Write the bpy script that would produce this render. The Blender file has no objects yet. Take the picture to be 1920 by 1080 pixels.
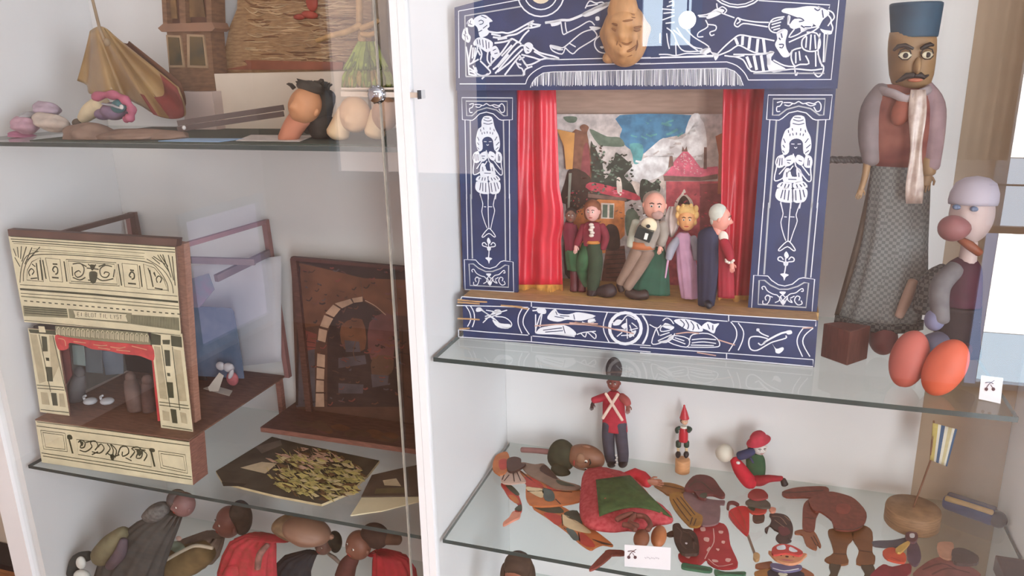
import bpy, bmesh, math, random
from mathutils import Vector, Matrix
from mathutils.geometry import tessellate_polygon
R_ = random.Random(7)
SC = bpy.context.scene
COL = SC.collection
rad = math.radians
# ---------------------------------------------------------------- camera (read from the photograph's vanishing points)
YAW, PITCH, ROLL, FPX = rad(18.4), rad(16.13), rad(-1.22), 1455.0
CAM = Vector((0, -1.16, 1.6))
_cy, _sy, _cp, _sp = math.cos(YAW), math.sin(YAW), math.cos(PITCH), math.sin(PITCH)
FWD = Vector((-_sy*_cp, _cy*_cp, -_sp))
_r0 = Vector((_cy, _sy, 0)); _u0 = _r0.cross(FWD)
RGT = _r0*math.cos(ROLL) + _u0*math.sin(ROLL)
UPV = -_r0*math.sin(ROLL) + _u0*math.cos(ROLL)
cam = bpy.data.cameras.new('camera'); cam.sensor_width = 36; cam.lens = FPX/1920*36
cam.clip_start = .02
camo = bpy.data.objects.new('camera', cam); COL.objects.link(camo)
camo.matrix_world = Matrix(((RGT.x, UPV.x, -FWD.x, CAM.x), (RGT.y, UPV.y, -FWD.y, CAM.y), (RGT.z, UPV.z, -FWD.z, CAM.z), (0, 0, 0, 1)))
SC.camera = camo
def ray(x, y): return FWD*FPX + RGT*(x-960) - UPV*(y-540)
def onY(x, y, Y): d = ray(x, y); return CAM + d*((Y-CAM.y)/d.y)
def onZ(x, y, Z): d = ray(x, y); return CAM + d*((Z-CAM.z)/d.z)
def onX(x, y, X): d = ray(x, y); return CAM + d*((X-CAM.x)/d.x)
class PL:
    """a real plane in the cabinet: point p, unit normal n towards the viewer"""
    def __init__(s, p, n): s.p = Vector(p); s.n = Vector(n).normalized()
    def at(s, x, y, off=0):
        d = ray(x, y); q = s.p + s.n*off
        return CAM + d*((q-CAM).dot(s.n)/d.dot(s.n))
def shelfplane(z): return PL((0, 0, z), (0, 0, 1))
def wallplane(Y, yaw=0): return PL((0, Y, 0), (math.sin(yaw), -math.cos(yaw), 0))
def Q(o, s, txt):
    """'x,y x,y' in an enlarged crop with corner o and scale s -> photo pixels"""
    out = []
    for t in txt.split():
        a, b = t.split(','); out.append((o[0]+float(a)/s, o[1]+float(b)/s))
    return out
def QQ(o, s, txt): return [Q(o, s, t) for t in txt.split(';') if t.strip()]
ID = ((0, 0), 1.0)
def smooth(pts, n=4, closed=False):
    if len(pts) < 3: return list(pts)
    P = [Vector(p) for p in pts]; out = []
    N = len(P)
    rng = range(N if closed else N-1)
    for i in rng:
        if closed: a, b, c, d = P[(i-1) % N], P[i], P[(i+1) % N], P[(i+2) % N]
        else: a, b, c, d = P[max(i-1, 0)], P[i], P[i+1], P[min(i+2, N-1)]
        for k in range(n):
            t = k/n
            out.append(.5*((2*b)+(c-a)*t+(2*a-5*b+4*c-d)*t*t+(3*b-a-3*c+d)*t**3))
    if not closed: out.append(P[-1])
    return [tuple(v) for v in out]
# ---------------------------------------------------------------- materials
MATS = {}
GAIN = .95
def lin(c):
    c = c/255.0
    return c/12.92 if c <= .04045 else ((c+.055)/1.055)**2.4
def M(name, rgb, rough=.6, var=.12, scale=40, bump=0.0, metal=0, spec=.4, stretch=None, rgb2=None):
    if name in MATS: return MATS[name]
    m = bpy.data.materials.new(name); m.use_nodes = True; nt = m.node_tree
    b = nt.nodes['Principled BSDF']
    c = [min(.9, lin(v)*GAIN) for v in rgb]
    tc = nt.nodes.new('ShaderNodeTexCoord'); src = tc.outputs['Object']
    if stretch:
        mp = nt.nodes.new('ShaderNodeMapping'); mp.inputs['Scale'].default_value = stretch
        nt.links.new(src, mp.inputs['Vector']); src = mp.outputs['Vector']
    nz = nt.nodes.new('ShaderNodeTexNoise'); nz.inputs['Scale'].default_value = scale; nz.inputs['Detail'].default_value = 4
    nt.links.new(src, nz.inputs['Vector'])
    rp = nt.nodes.new('ShaderNodeValToRGB')
    c2 = [min(.9, lin(v)*GAIN) for v in rgb2] if rgb2 else [min(.92, x*(1+var)) for x in c]
    c1 = c if rgb2 else [x*(1-var) for x in c]
    rp.color_ramp.elements[0].position = .35; rp.color_ramp.elements[1].position = .65
    rp.color_ramp.elements[0].color = (*c1, 1); rp.color_ramp.elements[1].color = (*c2, 1)
    nt.links.new(nz.outputs['Fac'], rp.inputs['Fac']); nt.links.new(rp.outputs['Color'], b.inputs['Base Color'])
    b.inputs['Roughness'].default_value = rough; b.inputs['Metallic'].default_value = metal
    b.inputs['Specular IOR Level'].default_value = spec
    if bump:
        bp = nt.nodes.new('ShaderNodeBump'); bp.inputs['Strength'].default_value = bump; bp.inputs['Distance'].default_value = .002
        nt.links.new(nz.outputs['Fac'], bp.inputs['Height']); nt.links.new(bp.outputs['Normal'], b.inputs['Normal'])
    MATS[name] = m; return m
def checker(name, a, b_, scale, rough=.8):
    m = M(name, a, rough); nt = m.node_tree; b = nt.nodes['Principled BSDF']
    tc = nt.nodes.new('ShaderNodeTexCoord'); ck = nt.nodes.new('ShaderNodeTexChecker'); ck.inputs['Scale'].default_value = scale
    ck.inputs['Color1'].default_value = (*[lin(v)*GAIN for v in a], 1); ck.inputs['Color2'].default_value = (*[lin(v)*GAIN for v in b_], 1)
    nt.links.new(tc.outputs['Object'], ck.inputs['Vector']); nt.links.new(ck.outputs['Color'], b.inputs['Base Color'])
    return m
def glass(name, tint, ior=1.5, refl=1.0, rough=.0):
    m = bpy.data.materials.new(name); m.use_nodes = True; nt = m.node_tree; nt.nodes.clear()
    out = nt.nodes.new('ShaderNodeOutputMaterial'); mix = nt.nodes.new('ShaderNodeMixShader')
    tr = nt.nodes.new('ShaderNodeBsdfTransparent'); tr.inputs['Color'].default_value = (*tint, 1)
    gl = nt.nodes.new('ShaderNodeBsdfGlossy'); gl.inputs['Roughness'].default_value = rough
    fr = nt.nodes.new('ShaderNodeFresnel'); fr.inputs['IOR'].default_value = ior
    ge = nt.nodes.new('ShaderNodeNewGeometry'); inv = nt.nodes.new('ShaderNodeMath'); inv.operation = 'SUBTRACT'; inv.inputs[0].default_value = refl
    mu = nt.nodes.new('ShaderNodeMath'); mu.operation = 'MULTIPLY'; mu.use_clamp = True
    nt.links.new(ge.outputs['Backfacing'], inv.inputs[1]); inv.use_clamp = True
    nt.links.new(fr.outputs[0], mu.inputs[0]); nt.links.new(inv.outputs[0], mu.inputs[1])
    nt.links.new(mu.outputs[0], mix.inputs[0]); nt.links.new(tr.outputs[0], mix.inputs[1]); nt.links.new(gl.outputs[0], mix.inputs[2])
    nt.links.new(mix.outputs[0], out.inputs[0]); return m
def emit(name, rgb, st):
    m = bpy.data.materials.new(name); m.use_nodes = True; nt = m.node_tree; nt.nodes.clear()
    out = nt.nodes.new('ShaderNodeOutputMaterial'); e = nt.nodes.new('ShaderNodeEmission')
    e.inputs[0].default_value = (*[lin(v) for v in rgb], 1); e.inputs[1].default_value = st
    nt.links.new(e.outputs[0], out.inputs[0]); return m
FLOORZ = None   # things standing on a surface are kept above it
# ---------------------------------------------------------------- mesh collector
class MB:
    def __init__(s): s.v = []; s.f = []; s.m = []; s.sm = []
    def add(s, vs, fs, m=0, sm=False):
        b = len(s.v); s.v += [Vector(v) for v in vs]
        for f in fs: s.f.append([b+i for i in f]); s.m.append(m); s.sm.append(sm)
    def box(s, lo, hi, m=0):
        x0, y0, z0 = lo; x1, y1, z1 = hi
        s.add([(x0,y0,z0),(x1,y0,z0),(x1,y1,z0),(x0,y1,z0),(x0,y0,z1),(x1,y0,z1),(x1,y1,z1),(x0,y1,z1)],
              [(0,3,2,1),(4,5,6,7),(0,1,5,4),(1,2,6,5),(2,3,7,6),(3,0,4,7)], m); return s
    def bar(s, a, b, w, h, up=(0,0,1), m=0):
        a = Vector(a); b = Vector(b); t = (b-a).normalized(); up = Vector(up)
        x = t.cross(up)
        if x.length < 1e-6: x = t.cross(Vector((1,0,0)))
        x.normalize(); y = x.cross(t).normalized(); vs = []
        for p in (a, b):
            for i, j in ((-1,-1),(1,-1),(1,1),(-1,1)): vs.append(p + x*(w/2*i) + y*(h/2*j))
        s.add(vs, [(3,2,1,0),(4,5,6,7),(0,1,5,4),(1,2,6,5),(2,3,7,6),(3,0,4,7)], m); return s
    def poly(s, pts, m=0):
        """flat filled outline (3-D points)"""
        pts = [Vector(p) for p in pts]
        tris = tessellate_polygon([pts]); s.add(pts, [tuple(t) for t in tris], m); return s
    def prism(s, pts, vec, m=0, side=None):
        pts = [Vector(p) for p in pts]; vec = Vector(vec); n = len(pts)
        tris = [tuple(t) for t in tessellate_polygon([pts])]
        s.add(pts, tris, m); s.add([p+vec for p in pts], [t[::-1] for t in tris], m if side is None else side)
        sm = m if side is None else side
        s.add(pts+[p+vec for p in pts], [(i, (i+1) % n, n+(i+1) % n, n+i) for i in range(n)], sm); return s
    def tube(s, pts, rr, n=10, m=0, caps=True, flat=1.0, up=None):
        P = [Vector(p) for p in pts]
        if not hasattr(rr, '__len__'): rr = [rr]*len(P)
        rings = []; prev = None
        for i, p in enumerate(P):
            t = (P[min(i+1, len(P)-1)] - P[max(i-1, 0)])
            t = t.normalized() if t.length > 1e-9 else Vector((0,0,1))
            if prev is None:
                a = Vector(up) if up else (Vector((0,1,0)) if abs(t.y) < .8 else Vector((1,0,0)))
                x = t.cross(a).normalized()
            else:
                x = prev - t*prev.dot(t)
                x = x.normalized() if x.length > 1e-6 else t.orthogonal().normalized()
            prev = x; y = t.cross(x)
            rings.append([p + (x*math.cos(2*math.pi*k/n) + y*math.sin(2*math.pi*k/n)*flat)*rr[i] for k in range(n)])
        if caps:
            t0 = (P[0]-P[1]).normalized() if (P[0]-P[1]).length > 0 else Vector((0,0,1)); t1 = (P[-1]-P[-2]).normalized() if (P[-1]-P[-2]).length > 0 else Vector((0,0,1))
            pre = []; post = []
            for f_, h in ((.1, 1.0), (.6, .8), (.87, .5)):
                pre.append([P[0] + (q-P[0])*f_ + t0*rr[0]*h*.6 for q in rings[0]])
            for f_, h in ((.87, .5), (.6, .8), (.1, 1.0)):
                post.append([P[-1] + (q-P[-1])*f_ + t1*rr[-1]*h*.6 for q in rings[-1]])
            rings = pre + rings + post
        return s.loft(rings, m, closed=True, caps=True)
    def loft(s, rings, m=0, closed=True, caps=False, sm=True):
        n = len(rings[0]); vs = [q for r in rings for q in r]; fs = []
        for i in range(len(rings)-1):
            for k in range(n if closed else n-1):
                a = i*n+k; b = i*n+(k+1) % n
                fs.append((a, b, b+n, a+n))
        s.add(vs, fs, m, sm)
        if caps:
            b = len(s.v)-len(vs)
            s.f.append([b+i for i in range(n)][::-1]); s.m.append(m); s.sm.append(False)
            s.f.append([b+len(vs)-n+i for i in range(n)]); s.m.append(m); s.sm.append(False)
        return s
    def lathe(s, o, prof, n=24, m=0, axis=(0,0,1), sq=1.0, caps=True):
        o = Vector(o); z = Vector(axis).normalized(); x = z.orthogonal().normalized() if abs(z.z) < .99 else Vector((1,0,0)); y = z.cross(x)
        return s.loft([[o + z*h + (x*math.cos(2*math.pi*k/n) + y*math.sin(2*math.pi*k/n)*sq)*max(r, 1e-5) for k in range(n)] for r, h in prof], m, True, caps)
    def blob(s, c, r, rot=None, m=0, nu=20, nv=14, bumps=(), cut=None):
        """ellipsoid with soft bumps: (direction, amount, spread)"""
        c = Vector(c); rot = rot or Matrix.Identity(3)
        if not hasattr(r, '__len__'): r = (r, r, r)
        rings = []
        bs = [(Vector(d).normalized(), a, w) for d, a, w in bumps]
        for i in range(nv+1):
            th = math.pi*i/nv; ring = []
            for k in range(nu):
                ph = 2*math.pi*k/nu
                d = Vector((max(math.sin(th), 1e-4)*math.cos(ph), max(math.sin(th), 1e-4)*math.sin(ph), math.cos(th)))
                q = 1.0
                for bd, a, w in bs: q += a*math.exp(-((d-bd).length/w)**2)
                v = Vector((d.x*r[0], d.y*r[1], d.z*r[2]))*q
                ring.append(c + rot @ v)
            rings.append(ring)
        return s.loft(rings, m)
    def sheet(s, grid, th, m=0, sm=True, back=None):
        """cloth-like grid of points given thickness along its mean normal"""
        nr = len(grid); nc = len(grid[0]); g = [[Vector(p) for p in r] for r in grid]
        nn = (g[0][-1]-g[0][0]).cross(g[-1][0]-g[0][0]).normalized()*th
        s.loft(g, m, closed=False, sm=sm); s.loft([[p+nn for p in r] for r in g][::-1], m if back is None else back, closed=False, sm=sm)
        edge = [g[0][j] for j in range(nc)] + [g[i][-1] for i in range(1, nr)] + [g[-1][j] for j in range(nc-2, -1, -1)] + [g[i][0] for i in range(nr-2, 0, -1)]
        n = len(edge)
        s.add(edge+[p+nn for p in edge], [(i, (i+1) % n, n+(i+1) % n, n+i) for i in range(n)], m); return s
    # -- print and paint on a real plane
    def fill(s, pl, pts, m=0, off=.0004): return s.poly([pl.at(x, y, off) for x, y in pts], m)
    def board(s, pl, pts, th, m=0, side=None, off=0): return s.prism([pl.at(x, y, off) for x, y in pts], -pl.n*th, m, side)
    def stroke(s, pl, pts, w=1.6, m=0, off=.0007, sm=True, closed=False):
        if sm: pts = smooth(pts, 3, closed)
        P = [pl.at(x, y, off) for x, y in pts]
        if closed: P.append(P[0].copy())
        Lr = []
        for i, p in enumerate(P):
            a = P[max(i-1, 0)]; b = P[min(i+1, len(P)-1)]
            if closed and i in (0, len(P)-1): a = P[-2]; b = P[1]
            t = b-a
            if t.length < 1e-9: t = Vector((1,0,0))
            d = pl.n.cross(t.normalized())
            k = w/2*(p-CAM).dot(FWD)/FPX
            if abs(pl.n.z) > .7: k *= 1.5
            Lr.append((p-d*k, p+d*k))
        vs = [q for pr in Lr for q in pr]
        s.add(vs, [(2*i, 2*i+1, 2*i+3, 2*i+2) for i in range(len(P)-1)], m); return s
    def art(s, pl, o, sc, txt, w=1.6, m=0, off=.0007, sm=True, f=None):
        """strokes from an enlarged crop; a piece ending in z is a closed outline, one ending in f is filled"""
        for t in txt.split(';'):
            t = t.strip()
            if not t: continue
            z = t.endswith('z'); fl = t.endswith('f'); t = t.rstrip('zf').strip()
            pts = Q(o, sc, t); pts = f(pts) if f else pts
            if fl: s.fill(pl, smooth(pts, 3, True) if sm else pts, m, off)
            else: s.stroke(pl, pts, w, m, off, sm, z)
        return s
    def build(s, name, mats, parent=None, recalc=True):
        base = parent.matrix_basis.translation if parent is not None and parent.parent is None else Vector((0,0,0))
        if FLOORZ is not None:
            for v in s.v: v.z = max(v.z, FLOORZ)
        if parent is not None:
            base = world_of(parent)
            vs = [v-base for v in s.v]; loc = Vector((0,0,0))
        else:
            xs = [v.x for v in s.v]; ys = [v.y for v in s.v]; zs = [v.z for v in s.v]
            loc = Vector(((min(xs)+max(xs))/2, (min(ys)+max(ys))/2, min(zs))); vs = [v-loc for v in s.v]
        me = bpy.data.meshes.new(name); me.from_pydata([tuple(v) for v in vs], [], s.f)
        if not isinstance(mats, (list, tuple)): mats = [mats]
        for m in mats: me.materials.append(m)
        me.polygons.foreach_set('material_index', s.m); me.polygons.foreach_set('use_smooth', s.sm)
        if recalc:
            bm = bmesh.new(); bm.from_mesh(me); bmesh.ops.remove_doubles(bm, verts=bm.verts, dist=1e-6)
            bmesh.ops.recalc_face_normals(bm, faces=bm.faces); bm.to_mesh(me); bm.free()
        me.update()
        o = bpy.data.objects.new(name, me); COL.objects.link(o); o.location = loc
        if parent is not None: o.parent = parent
        return o
def world_of(o):
    p = Vector((0,0,0))
    while o is not None: p += o.location; o = o.parent
    return p
def tag(o, label, cat, group=None, kind=None):
    if label: o['label'] = label
    if cat: o['category'] = cat
    if group: o['group'] = group
    if kind: o['kind'] = kind
    return o
def thing(name, label, cat, loc, group=None):
    o = bpy.data.objects.new(name, None); COL.objects.link(o); o.location = loc; o.empty_display_size = .02
    return tag(o, label, cat, group)
def struct(name, mb, mat, parent=None):
    o = mb.build(name, mat, parent); o['kind'] = 'structure'; return o
def rotm(yaw=0, pitch=0, roll=0):
    return (Matrix.Rotation(rad(yaw), 3, 'Z') @ Matrix.Rotation(rad(pitch), 3, 'X') @ Matrix.Rotation(rad(roll), 3, 'Y'))
class FG:
    """drawing board at one real depth: pixel sizes become metres at that depth"""
    def __init__(s, Y): s.Y = Y; 
    def p(s, x, y, d=0): return onY(x, y, s.Y+d)
    def k(s, x=960, y=540): return (onY(x, y, s.Y)-CAM).dot(FWD)/FPX
    def limb(s, mb, pts, rr, m=0, n=10, flat=1.0):
        P = [s.p(*q) for q in pts]; kk = s.k(pts[0][0], pts[0][1])
        if not hasattr(rr, '__len__'): rr = [rr]*len(P)
        return mb.tube(P, [r*kk for r in rr], n, m, True, flat)
def robe(mb, sec, m=0, n=36, folds=9, amp=.08, ph=0, caps=True):
    """cloth tube through sections (centre, rx, ry, fold strength), horizontal ellipses"""
    rings = []
    for c, rx, ry, fa in sec:
        c = Vector(c); rings.append([c + Vector((math.cos(2*math.pi*k/n)*rx, math.sin(2*math.pi*k/n)*ry, 0))*(1+amp*fa*math.sin(folds*2*math.pi*k/n+ph)) for k in range(n)])
    return mb.loft(rings, m, True, caps)
EXPO = 0.30
# ================================================================ the room and its light
white_paint = M('white_paint', (226,225,225), .55, .02, 6)
wall_paint = M('beige_wall_paint', (196,182,164), .8, .03, 5)
opp_paint = M('pale_wall_paint', (214,194,184), .8, .04, 3)
floor_wood = M('oak_floor', (140,100,66), .35, .25, 6, stretch=(1,12,1))
frame_white = M('window_frame_white', (198,208,222), .4, .02, 8)
sill_brown = M('sill_brown', (130,84,62), .4, .2, 10, stretch=(2,20,20))
XL, XR, YB, YF, ZT = -3.0, 2.4, .47, -3.0, 2.7
sky = emit('daylight_sky', (240,248,255), 6.0)
sky_big = emit('daylight_sky_side', (232,242,255), 11.0)
sky_soft = emit('daylight_sky_soft', (205,224,246), 1.3)
struct('floor', MB().box((XL,YF,-.05),(XR,YB,0)), floor_wood)
struct('ceiling', MB().box((XL,YF,ZT),(XR,YB,ZT+.05)), white_paint)
w = MB(); w.box((XL-.05,YF,0),(XL,-2.95,ZT)); w.box((XL-.05,-2.95,0),(XL,-2.2,.04)); w.box((XL-.05,-2.95,.86),(XL,-2.2,ZT)); w.box((XL-.05,-2.2,0),(XL,YB,ZT)); struct('wall_left', w, opp_paint)
# wall behind the cabinets
struct('wall_back', MB().box((XL,YB,0),(XR,YB+.06,ZT)), wall_paint)
def window(n, axis, a0, a1, z0, z1, plane, sgn, mat, bars=(), rail=None, fw=.05):
    """frame with a bright pane: axis 'x' lies in a wall of constant y, 'y' in one of constant x"""
    def bx(u0, u1, zz0, zz1, d0, d1, mb, m=0):
        lo, hi = min(plane+sgn*d0, plane+sgn*d1), max(plane+sgn*d0, plane+sgn*d1)
        if axis == 'x': mb.box((u0,lo,zz0),(u1,hi,zz1), m)
        else: mb.box((lo,u0,zz0),(hi,u1,zz1), m)
    f = MB()
    bx(a0, a0+fw, z0, z1, -.02, .03, f); bx(a1-fw, a1, z0, z1, -.02, .03, f); bx(a0+fw, a1-fw, z0, z0+fw, -.02, .03, f); bx(a0+fw, a1-fw, z1-fw, z1, -.02, .03, f)
    for b in bars: bx(b-.02, b+.02, z0+fw, z1-fw, -.02, .03, f)
    fr = f.build('window_%d' % n, frame_white); fr['kind'] = 'structure'
    g = MB(); bx(a0+fw*.5, a1-fw*.5, z0+fw*.5, z1-fw*.5, .012, .018, g)
    struct('window_pane', g, mat, fr)
    if rail:
        for zr, h, mt in rail:
            r = MB(); bx(a0+.002, a1-.002, zr-h/2, zr+h/2, -.05, -.021, r); struct('window_rail', r, mt, fr)
    return fr
# wall facing the cabinets
ox = [(-.70,-.36,1.62,2.3), (-2.5,-1.5,.95,2.2), (1.0,1.9,.0,2.1)]
w = MB(); edges = [XL, -2.5, -1.5, -.70, -.36, 1.0, 1.9, XR]
for i in range(len(edges)-1):
    a, b = edges[i], edges[i+1]; h = next((q for q in ox if abs(q[0]-a) < 1e-6), None)
    if h is None: w.box((a,YF-.06,0),(b,YF,ZT))
    else:
        if h[2] > 0: w.box((a,YF-.06,0),(b,YF,h[2]))
        w.box((a,YF-.06,h[3]),(b,YF,ZT))
struct('wall_front', w, opp_paint)
window(1, 'y', -2.95, -2.2, .04, .86, XL, -1, emit('lilac_veil_window', (226,216,255), 1.3), ())  # unseen low window, added for a lilac veil in the left glass
window(2, 'x', -.70, -.36, 1.62, 2.3, YF, -1, emit('daylight_high_window', (225,242,255), 9.0), (-.53,))
window(3, 'x', -2.5, -1.5, .95, 2.2, YF, -1, emit('daylight_left_window', (255,236,230), 2.6), (-2.0,))
sky_door = emit('daylight_door', (250,252,255), 17.0)
fr = MB(); fr.box((1.0,YF-.05,0),(1.055,YF+.02,2.1)); fr.box((1.845,YF-.05,0),(1.9,YF+.02,2.1)); fr.box((1.055,YF-.05,2.03),(1.845,YF+.02,2.1)); fr.box((1.055,YF-.05,0),(1.845,YF+.02,.03))
d = fr.build('door_1', frame_white); d['kind'] = 'structure'
struct('door_rail', MB().box((.985,YF+.021,.79),(1.9,YF+.05,.822)), sill_brown, d)
struct('door_rail', MB().box((.985,YF+.021,1.010),(1.9,YF+.035,1.018)), M('dark_rail',(70,78,92)), d)
struct('door_pane', MB().box((1.05,YF-.03,.28),(1.85,YF-.024,.80)), sky_door, d)
struct('door_pane', MB().box((1.05,YF-.03,.03),(1.85,YF-.024,.275)), emit('daylight_door_low', (206,232,252), 8.5), d)
struct('jamb_glow_strip', MB().box((1.004,YF+.0205,.02),(1.052,YF+.0225,.785)), emit('jamb_glow', (176,196,240), 3.4), d)  # glowing strip added over the door frame for its bluish reflection
struct('door_pane', MB().box((1.05,YF-.03,.805),(1.85,YF-.024,1.13)), emit('daylight_door_mid', (214,232,252), 6.5), d)
struct('door_pane', MB().box((1.05,YF-.03,1.135),(1.85,YF-.024,2.04)), sky_door, d)
# beige curtain beside the door
g = [[(.70+.33*u/24, YF+.06+.018*math.sin(u*1.9), z) for u in range(25)] for z in (1.13,1.5,1.9,2.3)]
m = MB(); m.sheet(g,.004); o = m.build('window_curtain', M('curtain_beige',(190,160,124),.9,.08,20)); tag(o,'beige curtain hanging beside the glazed door facing the cabinets','curtain')
# wall on the right, one wide window
w = MB(); w.box((XR,YF,0),(XR+.06,-2.5,ZT)); w.box((XR,-2.5,0),(XR+.06,-.7,.85)); w.box((XR,-2.5,2.35),(XR+.06,-.7,ZT)); w.box((XR,-.7,0),(XR+.06,YB,ZT))
struct('wall_right', w, opp_paint)
window(4, 'y', -2.5, -.7, .85, 2.35, XR, 1, sky_big, (-1.6,))
# two unseen ceiling lamps, added as fill light for the cabinets
for i, (x, y, lb) in enumerate([(-1.2,-1.9,'unseen long white ceiling lamp added as fill on the left cabinet side'), (.3,-1.9,'unseen long white ceiling lamp added as fill on the right cabinet side')]):
    t = thing('ceiling_lamp', lb, 'lamp', (x,y,ZT-.06))
    MB().box((x-.62,y-.12,ZT-.05),(x+.62,y+.12,ZT-.0005)).build('fill_housing', white_paint, t)
    MB().box((x-.6,y-.1,ZT-.056),(x+.6,y+.1,ZT-.0505)).build('diffuser', emit('fill_diffuser_%d' % i, (255,236,212), 15.0 if i == 0 else 7.0), t)
lc = onY(1290,38,2.2); lc = Vector((lc.x,-2.2,lc.z))
t = thing('pendant_lamp','small glowing white globe lamp hanging in the room opposite the blue theatre','lamp',lc)
MB().blob(lc,.034,None,0,20,14).build('globe',emit('globe_glow',(255,252,245),26.0),t)
MB().tube([lc+Vector((0,0,.033)),Vector((lc.x,lc.y,ZT-.0005))],.004,8).build('cord',M('cord_dark',(60,60,60)),t)
wd = bpy.data.worlds.new('world'); SC.world = wd; wd.use_nodes = True
wd.node_tree.nodes['Background'].inputs[0].default_value = (.8,.87,1,1); wd.node_tree.nodes['Background'].inputs[1].default_value = .8
# dark low bench at the wall, left of the cabinets
zbn = onY(20,1022,.462).z; ybn = onZ(20,1062,zbn).y
t = thing('low_bench', 'dark low wooden bench at the wall left of the white display cabinet', 'bench', (-2.2,.41,0))
MB().box((-2.75,ybn,zbn-.02),(-1.80,.465,zbn)).build('bench_top', M('bench_dark', (52,42,40), .5), t)
MB().box((-2.74,ybn+.004,.0),(-1.81,.46,zbn-.0202)).build('bench_base', M('bench_wood', (150,104,70), .4, .25, 12, stretch=(2,14,14)), t)
# ================================================================ the two display cabinets
ZC = 2.35
edge_green = M('glass_edge_green', (60,72,72), .15, .1, 20)
door_glass = glass('door_glass', (.985,.99,.985), 1.8)
shelf_glass = glass('shelf_glass', (.90,.93,.92), 1.45)
side_glass = glass('side_glass', (.95,.97,.98), 1.45)
BK = .405
XD = -.5545
lt = thing('display_cabinet', 'white display cabinet with glass front, holding the cream toy theatre', 'cabinet', (-1.1,.2,0))
MB().box((-1.645,.0,0),(-1.575,BK+.015,ZC)).build('side_panel', white_paint, lt)
MB().box((-1.650,-.02,0),(-1.592,-.0005,ZC)).build('front_post', white_paint, lt)
MB().box((-.568,-.02,0),(XD-.0005,BK+.015,ZC)).build('side_panel', white_paint, lt)
MB().box((-1.5745,BK,0),(-.5685,BK+.015,ZC)).build('back_panel', white_paint, lt)
MB().box((-1.5745,.0,ZC-.02),(-.5685,BK-.001,ZC)).build('top_panel', white_paint, lt)
MB().box((-1.5745,.0,.0),(-.5685,BK-.001,.08)).build('plinth', white_paint, lt)
gd = MB().box((-1.5915,-.012,.085),(-.600,-.006,ZC-.025)).build('glass_door', [door_glass], lt)
gd['label'] = 'clear sliding glass door'
e = MB(); e.box((-.5998,-.0122,.085),(-.5978,-.0058,ZC-.025)); e.build('door_edge', M('polished_glass_edge', (150,142,130), .2), gd)
MB().box((-.5975,-.005,.085),(-.5686,-.0005,ZC-.025)).build('glass_door', [door_glass], lt)
rt = thing('display_cabinet', 'white display cabinet with glass front, holding the blue puppet theatre', 'cabinet', (-.1,.2,0))
XE = .472
MB().box((XD,-.02,0),(-.541,BK+.015,ZC)).build('side_panel', white_paint, rt)
MB().box((-.5405,BK,0),(.318,BK+.015,ZC)).build('back_panel', white_paint, rt)
MB().box((.3182,BK,0),(XE,BK+.015,ZC)).build('back_strip', M('strip_beige',(176,156,136),.7,.06,8), rt)
MB().box((XE+.0005,.0,.0),(XE+.0195,BK+.015,ZC)).build('side_panel', white_paint, rt)
MB().box((-.5405,.0,ZC-.02),(XE,BK-.001,ZC)).build('top_panel', white_paint, rt)
MB().box((-.5405,.0,.0),(XE,BK-.001,.08)).build('plinth', white_paint, rt)
MB().box((-.5405,-.012,.085),(XE+.0005,-.006,ZC-.025)).build('glass_door', [door_glass], rt)
def shelf(z, x0, x1, lb):
    m = MB(); m.box((x0,.0005,z-.008),(x1,BK-.002,z)); 
    o = m.build('glass_shelf', [shelf_glass, edge_green]); me = o.data
    for p in me.polygons:
        if p.normal.y < -.5 or abs(p.normal.x) > .5: p.material_index = 1
    return tag(o, lb, 'shelf', 'glass shelves in the cabinets')
Z_UL, Z_ML, Z_UR, Z_LR, Z_BL = 1.472, .744, 1.110, .745, .37
shelf(Z_UL, -1.5735, -.5695, 'glass shelf of the left cabinet under the gold cape and papier-mache heads')
shelf(Z_ML, -1.557, -.5695, 'glass shelf of the left cabinet under the cream toy theatre')
shelf(Z_BL, -1.557, -.5695, 'lowest glass shelf of the left cabinet under the cloth puppets')
shelf(Z_UR, -.534, .357, 'glass shelf of the right cabinet under the blue puppet theatre')
shelf(Z_LR, -.534, .470, 'glass shelf of the right cabinet under the painted jumping jacks')
shelf(.40, -.534, .470, 'lowest glass shelf of the right cabinet under the small brown head')
# lock across the glass door
lk = thing('door_lock', 'chrome bar lock with round knob clamped on the left glass door', 'lock', onY(712,178,-.02))
MB().bar(onY(640,176,-.018), onY(786,178.5,-.018), .003, .008).build('lock_bar', M('chrome_bar', (196,182,168), .3, .05, 20), lk)
MB().bar(onY(640,166,-.0165), onY(742,166,-.0165), .003, .003).build('lock_rail', M('chrome_bar', (0,0,0)), lk)
c = onY(709,177,-.022); m = MB(); m.lathe(c+Vector((0,.003,0)), [(.0,0),(.0125,0),(.014,.003),(.0125,.008),(.0135,.011),(.011,.016),(.0,.017)], 24, 0, (0,-1,0))
for k in range(10): a = k*.628; m.blob(c+Vector((math.cos(a)*.0125,-.006,math.sin(a)*.0125)), .0028, None, 0, 8, 6)
m.build('lock_knob', M('chrome', (205,212,222), .08, .04, 40, metal=1), lk)
MB().box(onY(783,186,-.024)-Vector((0,0,0)), onY(789.5,169,-.015)+Vector((0,0,0))).build('end_cap', M('black_cap', (52,54,58), .4), lk)
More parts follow.
